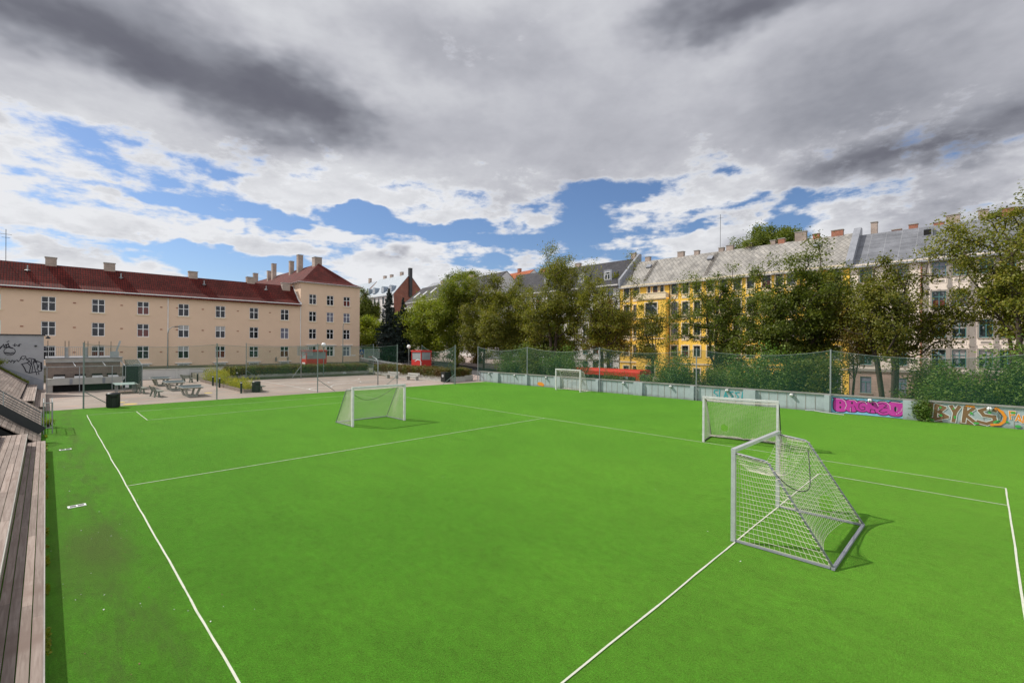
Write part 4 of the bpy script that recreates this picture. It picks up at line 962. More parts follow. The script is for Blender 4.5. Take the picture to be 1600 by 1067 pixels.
def slope_steps():
    t=thing('timber_stairs','wide grey timber stairs climbing to the left between the seating blocks and the graffiti wall','stairs',(0,26.6,0))
    for (y0,y1,xs) in ((26.62-26.6,40.05-26.6,-.12),(40.07-26.6,55.4-26.6,-1.06)):
        b=MB(); x=xs
        while x>-5.4:
            z=.2-.8*x; y=y0-rw.random()*3
            while y<y1:
                ya=max(y,y0); yb=min(y+3.2,y1)
                if yb-ya>.1: b.hexa([(x-.115,ya+.003,z+.04),(x-.004,ya+.003,z-.05),(x-.004,yb-.003,z-.05),(x-.115,yb-.003,z+.04),(x-.115,ya+.003,z+.085),(x-.004,ya+.003,z),(x-.004,yb-.003,z),(x-.115,yb-.003,z+.085)])
                y+=3.2
            x-=.12
        b.build('treads',M['woody'],t)
        b=MB(); b.prism([(xs,0.02),(xs,.02-.8*xs),(-5.5,.02+.8*5.5),(-5.5,.02)],y0+.01,y1-.01); b.build('carcass',M['dark'],t)
    b=MB(); b.prism([(-.12,0.02),(-.12,.2),(-6,4.9),(-6,.02)],55.42-26.6,55.9-26.6); b.build('weedy_strip',M['soil'],t)
    return t
slope_steps()
# stair rail: black stringer plus bars
def rail():
    t=thing('ramp_railing','grey steel stair railing with five bars above a black side beam descending to the turf','railing',(-.1,29.1,0))
    s=-.85; 
    def pt(x,off): return (x,0,.33-(x)*.85+off)
    b=MB(); b.bar(pt(-3.4,.15),pt(.02,.15),.05,.36); b.build('side_beam',M['blacksteel'],t)
    for k,off in enumerate((.46,.57,.68,.79,.93)):
        b=MB(); b.tube([pt(-3.4,off),pt(.0,off)],.022 if k==4 else .014,6); b.build('bar',M['darksteel'],t)
    for x in (-3.3,-2.3,-1.15,-.02):
        b=MB(); b.bar(pt(x,.2),pt(x,.95),.03,.045); b.build('upright',M['galv'],t)
rail()
def barrier():
    t=thing('steel_barrier','small galvanised barred barrier standing on the turf at the foot of the ramp','barrier',(-.05,31.45,0))
    b=MB(); 
    for (p,q) in (((0,0),(.3,0)),((.3,0),(.3,2.6)),((0,0),(0,2.6))):
        for z in (.28,1.47): b.tube([(p[0],p[1],z),(q[0],q[1],z)],.018,6)
    b.build('rails',M['galv'],t)
    b=MB()
    for x,y in ((0,0),(.3,0),(.3,2.6),(0,2.6)): b.tube([(x,y,.0),(x,y,1.5)],.022,6)
    b.build('corner_posts',M['galv'],t)
    b=MB()
    for x in (.1,.2): b.tube([(x,0,.28),(x,0,1.47)],.009,5)
    for k in range(1,20): b.tube([(.3,.13*k,.28),(.3,.13*k,1.47)],.009,5)
    b.build('bars',M['galv'],t)
barrier()
def gwall():
    t=thing('graffiti_wall','tall pale grey wall with black tags beside the timber steps at the left edge','wall',(-.1,56.0,0))
    b=MB(); b.box(-7,0,0,.35,-.1,4.93); b.build('wall_panel',M['whitewall2'],t)
    b=MB(); b.box(-7,.08,-.1,.45,4.93,5.02); b.build('coping',M['blackroof'],t)
    b=MB(); b.prism([(-.0,.3),(-.0,1.15),(-6.8,6.3-1.6),(-6.8,3.0)],-.03,-.004); b.build('base_band',M['leadgrey'],t)
    def pz(px,py): return ((px-69.5)/26.6,4.93-(py-524)/18.9)
    def P(l): return [pz(*q) for q in l]
    K=[]
    # first scrawl
    for s in ([(2,541),(3.5,545),(5,541)],[(5,543),(8,538),(9,543)],[(9,541),(12,538),(12,543)],[(12,541),(15,536.5),(16,542)],[(16,540),(19,544)],[(22,539.5),(26,540)],[(25,537),(24,541),(28,539)],[(29,541),(32,538),(31,541.5)],[(31,538),(34,538)],[(13,534.5),(16,533)]): K+=stroke(P(s),.055)
    K+=stroke(P([(9,543),(15,542.3),(21,544)]),.10)
    K+=stroke(P([(17+8.5*math.cos(a),549+6*math.sin(a)) for a in [k*2*PI/20 for k in range(21)]]),.045)
    for x in range(9,25,2): K+=stroke(P([(x,550+abs(17-x)*-.12+1),(x+1.4,553.5-abs(17-x)*.2)]),.05)
    for s in ([(15,565),(17,563),(19,566),(21,562)],[(21,564),(24,563),(23,567),(27,563)],[(28,562),(30,565),(33,562),(35,558)],[(33,560),(36,556.5),(41,556.5),(42,560)],[(34,560),(38,562),(40,559)]): K+=stroke(P(s),.045)
    paint('tag',M['black'],K,face='W',layer=1,parent=t,label='black scrawled tags')
    Ls=[[(35,569),(44,567),(47,564),(42,561.5),(47,560),(54,561),(55,563),(53,567),(58,566),(59,564.5),(62,566),(66,567),(65,575),(66,580),(63,581),(55,582),(47,583),(42,581),(40,576),(37,571)]]
    for dx,dy,l,m_ in ((.035,-.03,1,'black'),(0,0,2,'spwhite')):
        pass
    out=stroke(P(Ls[0])+[pz(*Ls[0][0])],.065)
    for s in ([(44,567),(49,572),(47,583)],[(47,564),(52,574),(51,582)],[(53,567),(55,574),(57,582)],[(58,566),(60,573),(59,577),(62,580)],[(50,562),(51,570)],[(62,570),(61,575)]): out+=stroke(P(s),.05)
    out+=stroke(P([(55,562),(57.5,566)]),.13)+stroke(P([(65.5,567),(66,577)]),.12)+stroke(P([(58,583),(58.5,586)]),.05)+stroke(P([(61.5,583),(62,586)]),.05)
    paint('tag_letters',M['black'],out,face='W',layer=2,parent=t,label='large black outlined letters')
    b=MB(); b.box(-.55,-.42,-.1,-.005,4.0,4.12); b.build('socket',M['blacksteel'],t)
    return t
M['whitewall2']=pm('pale_grey_render',(.36,.36,.375),(.28,.28,.29),scale=.8,amt=.6,rough=.9,fine=.05)
gwall()
t=thing('wall_lantern','small dark hooded lantern at the top corner of the graffiti wall','lamp',(.02,55.95,4.8)); b=MB(); b.tube([(-.1,0,.1),(.12,0,.1)],.02,6); b.build('arm',M['blacksteel'],t); b=MB(); b.lathe([(.02,.1),(.06,.06),(.17,-.08),(.16,-.1),(.05,-.14)],12,(.13,0,0)); b.build('hood',M['blacksteel'],t)
# ---------------------------------------------------------------- low service building and canopy
def lowb():
    t=thing('service_building','low brown block building with roof terrace behind the graffiti wall','building',(0,58,0))
    b=MB(); b.box(0.02,5.05,.0,5.0,-.1,2.62); b.build('wall',M['brownblock'],t)
    b=MB(); b.box(0,5.2,-.12,5.1,2.625,2.95); b.build('roof_slab',M['conc'],t)
    b=MB(); b.box(-.02,5.25,-.17,5.15,2.95,3.02); b.build('coping',M['leadgrey'],t)
    b=MB()
    for z in (3.95,): b.tube([(0,0,z),(4.9,0,z)],.02,6)
    for z in (3.15,): b.tube([(0,0,z),(4.9,0,z)],.012,6)
    x=0.05
    while x<4.9: b.tube([(x,0,3.15),(x,0,3.95)],.009,4); x+=.13
    b.build('terrace_railing',M['galv'],t)
    for x in (.15,1.25,1.5,2.55,2.78,3.55,4.4):
        b=MB(); b.tube([(x,.3,3.02),(x,.3,4.5)],.022,6); b.build('terrace_post',M['blacksteel'],t)
    for x in (1.35,2.65):
        b=MB(); b.box(x-.09,x+.09,.05,.15,3.03,3.9); b.build('terrace_panel',M['galv'],t)
    b=MB(); b.box(4.3,4.95,-.05,.02,3.04,3.55); b.bar((4.75,0,3.5),(5.05,0,4.55),.14,.05); b.build('terrace_flap',M['galv'],t)
    # four small hooded openings in the wall above the white block
    for x in (.9,2.25,3.4,4.45):
        b=MB(); b.box(x-.36,x+.36,-.08,-.004,1.36,1.5); b.build('opening',M['dark'],t)
M['brownblock']=brickmat('brown_block',(.27,.215,.18),(.23,.18,.155),(.2,.165,.14),.4,.2,.008,.9,'xz')
lowb()
t=thing('concrete_counter','raised pale concrete counter block on end legs in front of the low brown building','counter',(0,57,0))
b=MB(); b.box(.05,5.0,0,.75,.62,1.2); b.prism([(5.0,.62),(5.0,1.2),(5.45,1.2),(5.0,.62)][:3],0,.75); b.build('block',M['paleconc'] if 'paleconc' in M else M['conc'],t)
b=MB(); b.box(.05,.45,.0,.7,0,.618); b.build('leg',M['conc'],t); b=MB(); b.box(.5,5.0,.5,.6,0,.6); b.build('recess',M['dark'],t)
for x in (.85,2.2,3.4,4.5):
    b=MB(); b.hexa([(x-.38,.1,1.201),(x+.38,.1,1.201),(x+.34,.7,1.201),(x-.34,.7,1.201),(x-.36,.3,1.33),(x+.36,.3,1.33),(x+.34,.7,1.36),(x-.34,.7,1.36)]); b.build('hatch',M['whiteframe'],t)
for x in (1.62,3.82):
    b=MB(); b.box(x-.1,x+.1,-.03,-.004,.66,1.14); b.build('plate',M['leadgrey'],t)
def canopy():
    t=thing('steel_canopy','light steel mesh canopy frame in front of the low brown building','canopy',(0,56.4,0))
    for x in (.1,2.15,4.35,5.1):
        b=MB(); b.tube([(x,0,0),(x,0,2.25)],.03,6); b.build('post',M['galv'],t)
    b=MB(); b.bar((0,0,2.25),(5.3,0,2.25),.05); b.bar((0,1.5,2.6),(5.3,1.5,2.6),.05); b.build('rail',M['galv'],t)
    for x in (1.75,3.75,5.1):
        b=MB(); b.bar((x,1.5,2.6),(x+.15,0,2.25),.06,.03); b.build('rafter',M['alu'],t)
canopy()
def cage():
    t=thing('mesh_cage','dark mesh sided cage with sloping top at the right end of the low brown building','cage',(5.35,57,0))
    b=MB(); b.poly([(0,0,0),(1.25,0,0),(1.25,0,2.2),(0,0,2.2)]); b.poly([(1.25,0,0),(1.25,2.6,0),(1.25,2.6,2.2),(1.25,0,2.2)]); b.poly([(0,0,2.2),(1.25,0,2.2),(1.05,1.2,2.75),(0,1.2,2.75)]); b.build('mesh_panels',M['darkmesh'],t)
    b=MB(); b.box(.02,1.2,2.3,2.4,0,2.2); b.build('back_panel',M['dark'],t)
    for x,y in ((0,0),(1.25,0),(1.25,2.6)):
        b=MB(); b.tube([(x,y,0),(x,y,2.2)],.035,6); b.build('post',M['galv'],t)
    b=MB(); b.bar((0,0,2.2),(1.25,0,2.2),.06); b.bar((1.25,0,2.2),(1.05,1.2,2.75),.05); b.bar((1.25,0,2.2),(1.25,2.6,2.2),.06); b.build('rail',M['galv'],t)
cage()
# ---------------------------------------------------------------- plaza furniture
def pingpong(x,y,label,first=None):
    t=thing('table_tennis_table',label,'table tennis table',(x,y,0),0,'concrete table tennis tables on the plaza')
    b=MB(); b.hexa([(-.62,-1.2,.66),(.62,-1.2,.66),(.62,1.2,.66),(-.62,1.2,.66),(-.78,-1.4,.76),(.78,-1.4,.76),(.78,1.4,.76),(-.78,1.4,.76)]); b.build('table_top',M['paleconc'],t)
    b=MB(); b.box(-.70,.70,-1.30,1.30,.761,.768); b.build('playing_surface',M['greytop'],t)
    b=MB(); b.box(-.80,.80,-.015,.015,.77,.90); b.build('net',M['galv'],t)
    for sx in (-1,1):
        for sy in (-1,1):
            b=MB(); b.bar((sx*.30,sy*.70,.04),(sx*.50,sy*1.0,.66),.13,.13); b.build('leg',M['paleconc'],t)
    b=MB(); b.box(-.38,.38,-.85,.85,0,.07); b.build('foot_slab',M['paleconc'],t)
    return t

pingpong(8.55,46.6,'concrete table tennis table, nearest of the three in a row by the flower bed')
pingpong(8.5,53.4,'concrete table tennis table, middle one of the three in a row')
pingpong(8.4,59.9,'concrete table tennis table, farthest of the three, before the grey wall')
t=thing('flat_table','pale green topped table on thin steel legs in front of the mesh cage','table',(5.0,53.4,0))
b=MB(); b.box(-.76,.76,-1.37,1.37,.74,.78); b.build('table_top',M['paletop'],t)
for sx in (-1,1):
    for yy in (-1.1,-.4,.4,1.1):
        b=MB(); b.tube([(sx*.6,yy,0),(sx*.6,yy,.74)],.025,6); b.build('leg',M['galv'],t)
b=MB(); b.box(-.12,.12,-1.40,-1.375,.5,.74); b.build('plate',M['alu'],t)
def bench(x,y,rz,label,L=1.9,mat='benchgrey'):
    """long axis local y; backrest at -x"""
    t=thing('bench',label,'bench',(x,y,0),rz,'grey timber benches on the plaza')
    for sy in (-1,1):
        b=MB(); b.prism([(-.34,0),(-.24,0),(-.10,.40),(.26,.40),(.28,.45),(-.12,.45),(-.30,.86),(-.38,.86),(-.22,.42)],sy*L*.36-.05,sy*L*.36+.05); b.prism([(-.06,.0),(.12,.0),(.04,.4),(-.04,.4)],sy*L*.36-.05,sy*L*.36+.05); b.build('support',M['benchgrey'],t)
    b=MB()
    for k in range(3): b.box(-.10+k*.135,.02+k*.135,-L/2,L/2,.455,.50)
    b.build('seat',M['benchgrey'],t)
    b=MB()
    for k in range(2): b.hexa([(-.245-.06*k,-L/2,.56+.15*k),(-.205-.06*k,-L/2,.56+.15*k),(-.205-.06*k,L/2,.56+.15*k),(-.245-.06*k,L/2,.56+.15*k),(-.295-.06*k,-L/2,.68+.15*k),(-.255-.06*k,-L/2,.68+.15*k),(-.255-.06*k,L/2,.68+.15*k),(-.295-.06*k,L/2,.68+.15*k)])
    b.build('backrest',M['benchgrey'],t)
    return t
M['benchgrey']=pm('weathered_bench_wood',(.22,.23,.20),(.13,.14,.125),scale=3,amt=.6,rough=.9)
bench(6.45,47.6,R(4),'grey bench in profile between the trash bin and the nearest concrete table')
bench(5.95,51.6,R(4),'grey bench in profile at the corner of the pale green table')
bench(11.3,62.6,R(20),'dark looking bench beside the tall yellow flowers at the far end of the bed')
bench(14.0,47.3,R(2),'grey bench right behind the bin at the end of the flower bed')
def picnic(x,y,rz,label):
    t=thing('bench_table',label,'bench',(x,y,0),rz,'pale benches before the far planter')
    b=MB(); b.box(-1.0,1.0,-.22,.22,.46,.53); b.build('seat',M['paleconc'],t)
    b=MB(); b.box(-1.0,1.0,.26,.32,.62,.86); b.build('backrest',M['paleconc'],t)
    for sx in (-.75,.75):
        b=MB(); b.box(sx-.07,sx+.07,-.2,.30,0,.46); b.box(sx-.05,sx+.05,.20,.31,.46,.80); b.build('leg',M['paleconc'],t)
picnic(31.6,53.6,R(-75),'pale bench before the far planter, left one of the pair')
picnic(32.0,49.6,R(-78),'pale bench before the far planter, right one of the pair')
def bollard(x,y,label):
    t=thing('bollard',label,'bollard',(x,y,0),0,'black bollards along the timber flower bed')
    b=MB(); b.tube([(0,0,0),(0,0,.88)],.085,10); b.build('shaft',M['blackplastic'],t)
    b=MB(); b.tube([(0,0,.88),(0,0,.97)],.07,10); b.build('reflector',M['white'],t)
    b=MB(); b.lathe([(.09,.97),(.085,1.0),(.001,1.03)],10); b.build('cap',M['blackplastic'],t)
for x,y,l in ((12.2,45.95,'black bollard nearest the turf at the corner of the flower bed'),(12.2,53.2,'black bollard right of the pair midway along the flower bed'),(12.25,56.0,'black bollard left of the pair midway along the flower bed'),(12.35,63.4,'black bollard at the far end of the flower bed by the dark bench'),(16.0,61.9,'black bollard at the left end of the long hedge planter')): bollard(x,y,l)
t=thing('flower_bed','long low timber bed of tall yellow flowers running away from the turf','flower bed',(13.2,54.0,0))
b=MB()
for z0 in (0,.15): b.box(-.75,-.67,-7.8,8.6,z0,z0+.14); b.box(.67,.75,-7.8,8.6,z0,z0+.14); b.box(-.67,.67,-7.8,-7.72,z0,z0+.14); b.box(-.67,.67,8.52,8.6,z0,z0+.14)
b.build('timber_edge',M['woody'],t); b=MB(); b.box(-.66,.66,-7.71,8.51,.0,.22); b.build('soil',M['soil'],t)
FB=t
def bin_round(x,y,label,r=.37,h=1.02,lid=True):
    t=thing('trash_bin',label,'trash bin',(x,y,0),0)
    b=MB(); b.lathe([(r*.88,.02),(r*.9,.02),(r,h*.82),(r*.96,h*.84)],18); 
    for k in range(18):
        a=k*2*PI/18; b.box(r*math.cos(a)*.97-.012,r*math.cos(a)*.97+.012,r*math.sin(a)*.97-.012,r*math.sin(a)*.97+.012,.06,h*.76)
    b.build('body',M['blackplastic'],t)
    b=MB(); b.lathe([(r*1.02,h*.80),(r*1.06,h*.84),(r*1.05,h*.90),(r*.9,h*.97),(r*.001+.05,h)],18); b.build('lid',M['blackplastic'],t,smooth=True)
    b=MB(); b.box(-.17,.17,-r*1.08,-r*1.0,h*.66,h*.76); b.build('slot',M['dark'],t)
bin_round(3.25,41.35,'black round trash bin standing on the turf edge near the left fence post')
bin_round(13.45,46.1,'black trash bin at the near end of the yellow flower bed',.34,1.0)
t=thing('trash_bin','dark square bin with a round pale emblem in front of the far planter','trash bin',(33.2,44.4,0))
b=MB(); b.box(-.38,.38,-.38,.38,.05,1.1); b.build('body',M['blackplastic'],t); b=MB(); b.box(-.41,.41,-.41,.41,1.1,1.18); b.build('lid',M['blackplastic'],t)
b=MB(); b.tube([(-.40,0,.75),(-.385,0,.75)],.17,16); b.build('emblem',M['alu'],t)
# concrete wall at the back, left of flowers
t=thing('concrete_wall','low pale concrete wall with pink scrawl behind the table tennis tables','wall',(6.8,70.2,0))
b=MB(); b.box(0,12.2,0,.3,-.1,1.12); b.build('wall_panel',M['whitewall'],t); b=MB(); b.box(-.02,12.25,-.05,.35,1.12,1.22); b.build('coping',M['paleconc'],t)
for x in (5.0,6.2):
    b=MB(); b.box(x-.45,x-.2,-.06,-.004,-.0,1.115); b.build('pier',M['whitewall'],t)
pp=[]; 
for s in ([(8.2,.45),(8.25,.9),(8.5,.85)],[(8.6,.45),(8.6,.88),(8.85,.5),(8.85,.9)],[(9.0,.9),(8.98,.45),(9.25,.45)],[(9.3,.5),(9.45,.88),(9.6,.5)],[(8.2,.62),(9.6,.66)]): pp+=stroke(s,.07)
b=MB(); [b.poly([(u,-.006-.0002*i,z) for u,z in P]) for i,P in enumerate(pp)]; b.build('scrawl',M['tagpink'],t)
pp=stroke([(7.5,.75),(7.6,.95),(7.7,.78),(7.85,.95),(7.95,.8),(8.05,1.0)],.05)+[ell(10.3,.88,.13,.12,12)]
b=MB(); [b.poly([(u,-.007-.0002*i,z) for u,z in P]) for i,P in enumerate(pp)]; b.build('tag',M['black'],t)
# hedge planters
t=thing('hedge_planter','long grey concrete planter holding a clipped brown green hedge at the back of the plaza','planter',(14.6,62.65,0))
b=MB(); b.box(0,18.6,0,.18,-.1,.6); b.box(0,.18,.18,2.4,-.1,.6); b.box(18.42,18.6,.18,2.4,-.1,.6); b.box(0.18,18.42,2.22,2.4,-.1,.6); b.build('planter_wall',M['conc'],t); b=MB(); b.box(.18,18.42,.18,2.22,0,.52); b.build('soil',M['soil'],t)
b=MB(); 
for P in (ell(14.9,.32,.26,.2,16),): b.poly([(u,-.005,z) for u,z in P])
b.build('round_mark',M['alu'],t)
HP1=t
t=thing('hedge_planter','angled pale concrete planter wall with hedge running back towards the blue wall','planter',(33.5,44.3,0))
b=MB(); b.box(0,.2,0,17.6,-.1,.58); b.box(.2,2.6,0,.2,-.1,.58); b.box(2.4,2.6,.2,17.6,-.1,.58); b.build('planter_wall',M['paleconc'],t); b=MB(); b.box(.2,2.4,.2,17.6,0,.5); b.build('soil',M['soil'],t)
HP2=t
t=thing('hedge_planter','short block of planter with brown hedge between the net fence and the blue wall','planter',(36.2,44.9,0))
b=MB(); b.box(0,1.6,0,.2,-.1,.62); b.box(0,.2,.2,2.2,-.1,.62); b.box(1.4,1.6,.2,2.2,-.1,.62); b.build('planter_wall',M['paleconc'],t); b=MB(); b.box(.2,1.4,.2,2.2,0,.5); b.build('soil',M['soil'],t)
HP3=t
# painted marks on plaza
b=MB()
for x,y,r_ in ((4.3,42.9,.42),(10.2,48.2,.33),(3.9,44.6,.3)):
    b.poly([(x+r_*math.cos(a*PI/10),y+r_*1.1*math.sin(a*PI/10),.003) for a in range(20)])
b.build('yellow_marks',M['yellowpaint'],kind='structure')
b=MB()
def arc(cx,cy,r_,a0,a1,w_=.06,n=30):
    for k in range(n):
        a=a0+(a1-a0)*k/n; c=a0+(a1-a0)*(k+1)/n
        b.poly([(cx+(r_-w_)*math.cos(a),cy+(r_-w_)*math.sin(a),.0025),(cx+(r_+w_)*math.cos(a),cy+(r_+w_)*math.sin(a),.0025),(cx+(r_+w_)*math.cos(c),cy+(r_+w_)*math.sin(c),.0025),(cx+(r_-w_)*math.cos(c),cy+(r_-w_)*math.sin(c),.0025)])
arc(19.8,45.4,1.8,PI*.3,PI*1.4); arc(24.5,52,1.8,0,2*PI,.04); arc(23.5,58,5.2,-PI*.9,-PI*.1,.04); arc(25.5,45.5,5.,PI*.1,PI*.9,.04)
for (x0,y0,x1,y1) in ((18,52,32,52.05),(18,44,18.06,60),(31.9,46,31.96,60),(6.6,50.9,7.6,51.0),(3.6,45.4,4.4,45.55),(2.6,47.0,3.2,47.08)): b.poly([(x0,y0,.0035),(x1,y0,.0035),(x1,y1,.0035),(x0,y1,.0035)])
b.build('court_lines',M['roadwhite'],kind='structure')
# basketball hoops
def hoop(x,y,rz,label,bh=2.95,arm=1.2,glass=True,braces=False,z0=0):
    t=thing('basketball_hoop',label,'basketball hoop',(x,y,z0),rz)
    b=MB(); b.tube([(0,0,0),(0,0,2.45),(0,-.25,2.75),(0,-arm+.05,bh+.15)],.06,8); b.build('pole',M['galv'],t,smooth=True)
    b=MB(); b.box(-.9,.9,-arm-.03,-arm,bh-.1,bh+.95); b.build('backboard',M['boardmesh'],t)
    b=MB(); b.bar((-.9,-arm-.045,bh-.1),(.9,-arm-.045,bh-.1),.03); b.bar((-.9,-arm-.045,bh+.95),(.9,-arm-.045,bh+.95),.03); b.bar((-.9,-arm-.045,bh-.1),(-.9,-arm-.045,bh+.95),.03); b.bar((.9,-arm-.045,bh-.1),(.9,-arm-.045,bh+.95),.03); b.build('board_frame',M['galv'],t)
    b=MB(); b.tube([(.23*math.cos(k*PI/8),-arm-.32+.23*math.sin(k*PI/8),bh+.08) for k in range(17)],.014,5); b.build('rim',M['red'],t)
    if braces:
        b=MB(); b.tube([(0,0,1.6),(-.9,.5,.1)],.03,6); b.build('brace',M['galv'],t)
M['boardmesh']=netmat('perforated_backboard',(.22,.26,.25),.05,.012)
hoop(25.4,46.0,R(180),'basketball hoop on a bent grey pole near the turf edge, board turned away',2.9,1.3)
hoop(22.9,60.8,R(0),'basketball hoop with red rim in front of the long hedge planter',3.05,1.2,braces=True)
# red huts
def hut(x0,x1,y0,y1,z0,z1,label):
    t=thing('red_hut',label,'hut',(x0,y0,z0)); L=x1-x0;D=y1-y0;H=z1-z0; zs=H*.60
    b=MB(); b.box(0,L,0,D,0,zs); b.build('lower_wall',M['red'],t)
    for x,y in ((0,0),(L-.12,0),(0,D-.12),(L-.12,D-.12)):
        b=MB(); b.box(x,x+.12,y,y+.12,zs,H-.25); b.build('corner_post',M['red'],t)
    b=MB(); b.box(-.05,L+.05,-.05,D+.05,H-.25,H); b.build('roof',M['red'],t)
    b=MB(); b.box(.12,L-.12,.05,.08,zs,H-.25); b.build('window',M['hutglass'],t); b=MB(); b.box(.05,.08,.12,D-.12,zs,H-.25); b.build('window',M['hutglass'],t)
    b=MB(); b.box(L-.08,L-.05,.12,D-.12,zs,H-.25); b.box(.12,L-.12,D-.08,D-.05,zs,H-.25); b.build('window',M['hutglass'],t)
    return t
M['hutglass']=pm('hut_glass',(.30,.33,.34),(.18,.21,.21),scale=.5,amt=.7,rough=.1,fine=.02)
hut(38.6,40.4,57.5,60.0,0.1,3.52,'red hut with large windows beneath the round white lamp, behind the angled planter')
h=hut(25.6,28.5,66.2,68.0,0.4,3.52,'red hut in front of the corner wing of the beige building')
b=MB(); b.box(-.02,-.005,.3,1.3,.5,1.4); b.build('poster',M['white'],h)
t=thing('swan_neck_pipe','white bent pipe standing beside the red hut under the round lamp','pipe',(38.1,56.8,0)); b=MB(); b.tube([(0,0,-.1),(0,0,1.9),(-.1,.1,2.15),(-.4,.3,2.2),(-.65,.5,1.95)],.07,8); b.build('pipe',M['white'],t,smooth=True)
def lamp(x,y,z0,H,kind,label,rz=0):
    t=thing('street_lamp',label,'street lamp',(x,y,z0),rz)
    if kind=='globe':
        b=MB(); b.tube([(0,0,0),(0,0,H-.3)],.05,8); b.build('pole',M['postgreen'],t); b=MB(); b.sphere((0,0,H),.30,16); b.build('globe',M['lampglass'],t,smooth=True)
        b=MB(); b.lathe([(.1,H-.42),(.14,H-.3),(.1,H-.26)],10); b.build('collar',M['postgreen'],t)
    else:
        b=MB(); b.tube([(0,0,0),(0,0,H*.45),(0,0,H-.9),(.1,0,H-.4),(.4,0,H-.08),(.75,0,H)],[.07,.06,.05,.045,.04,.035],8); b.build('pole',M['postgreen'],t,smooth=True)
        b=MB(); b.hexa([(.7,-.1,H-.09),(1.2,-.1,H-.05),(1.2,.1,H-.05),(.7,.1,H-.09),(.7,-.07,H+.05),(1.15,-.05,H+.06),(1.15,.05,H+.06),(.7,.07,H+.05)]); b.build('lamp_head',M['blacksteel'],t)
lamp(38.9,61.2,.1,3.95,'globe','white globe lamp above the red hut behind the angled planter')
lamp(26.4,62.3,.1,4.15,'globe','white globe lamp seen against the ground floor windows of the corner wing')
lamp(10.85,72.,.7,5.75,'arm','thin curved street lamp before the middle of the beige facade')
lamp(33.6,72.,.8,7.2,'arm','tall curved street lamp before the corner wing of the beige building')
# signs
t=thing('crossing_sign','blue pedestrian crossing sign right of the beige corner wing','sign',(44.0,86.0,th(86)),R(-42)); b=MB(); b.tube([(0,0,0),(0,0,3.0)],.04,6); b.build('pole',M['galv'],t)
b=MB(); b.box(-.46,.46,-.06,-.03,.9,1.82); b.v=[(x,y,z+0) for x,y,z in b.v]; b.build('face',M['signblue'],t)
b=MB(); b.poly([(-.32,-.066,1.05),(.32,-.066,1.05),(0,-.066,1.68)]); b.build('triangle',M['white'],t)
b=MB(); [b.poly([(u,-.07,z) for u,z in P]) for P in stroke([(-.08,1.1),(0,1.28),(0,1.42)],.05)+stroke([(0,1.28),(.09,1.1)],.05)+[ell(0,1.47,.04,.04,10)]]; b.build('walker_symbol',M['black'],t)
t=thing('yield_sign','small red and white give way sign by the road beside the corner wing','sign',(42.2,82.5,th(82.5)),R(-42)); b=MB(); b.tube([(0,0,0),(0,0,1.2)],.03,6); b.build('pole',M['galv'],t)
b=MB(); b.prism([(-.3,.95),(0,.4),(.3,.95)],-.05,-.03); b.build('border',M['red'],t); b=MB(); b.poly([(-.18,-.054,.88),(0,-.054,.55),(.18,-.054,.88)]); b.build('centre',M['white'],t)
# guard rail of the road
t=thing('road_barrier','pale road edge barrier behind the hedge near the beige corner wing','barrier',(40.8,66,th(66))); b=MB()
for k in range(8): b.box(-.04,.04,k*2.2-.04,k*2.2+.04,-.3+k*.12,.9+k*.12)
b.build('post',M['galv'],t); b=MB(); b.hexa([(-.05,0,.5),(.0,0,.5),(.0,15.4,1.35),(-.05,15.4,1.35),(-.05,0,.8),(0,0,.8),(0,15.4,1.65),(-.05,15.4,1.65)]); b.build('rail',M['whiteframe'],t)
# ---------------------------------------------------------------- buses
def bus(y0,L,label):
    t=thing('city_bus',label,'bus',(46.9,y0,th(y0+L/2)+.02))
    W=2.5;H=2.95
    b=MB(); p=[(0,.35),(W,.35),(W,2.7),(W-.15,H),(.15,H),(0,2.7)]
    b.prism(p,0,L); b.build('body',M['busred'],t)
    b=MB(); b.box(-.012,-.002,.5,L-.4,1.25,2.25); b.build('side_window',M['glassR'],t); b=MB(); b.box(W+.002,W+.012,.5,L-.4,1.25,2.25); b.build('side_window',M['glassR'],t)
    b=MB(); b.box(.15,W-.15,-.012,-.002,1.0,2.5); b.build('windscreen',M['glassR'],t); b=MB(); b.box(.2,W-.2,L+.002,L+.012,1.4,2.3); b.build('rear_window',M['glassR'],t)
    for yy in (2.2,L-2.6):
        for x in (.12,W-.12):
            b=MB(); b.tube([(x-.13,yy,.48),(x+.13,yy,.48)],.48,18); o=b.build('wheel',M['blackplastic'],t); c=MB(); c.tube([(x-.14,yy,.48),(x+.14,yy,.48)],.26,14); c.build('rim',M['galv'],o)
    for x in (.35,W-.35):
        b=MB(); b.box(x-.15,x+.15,-.02,-.003,.6,.8); b.build('headlight',M['lampglass'],t)
bus(27.0,11.7,'red bus whose roof shows above the blue wall behind the far small goal')
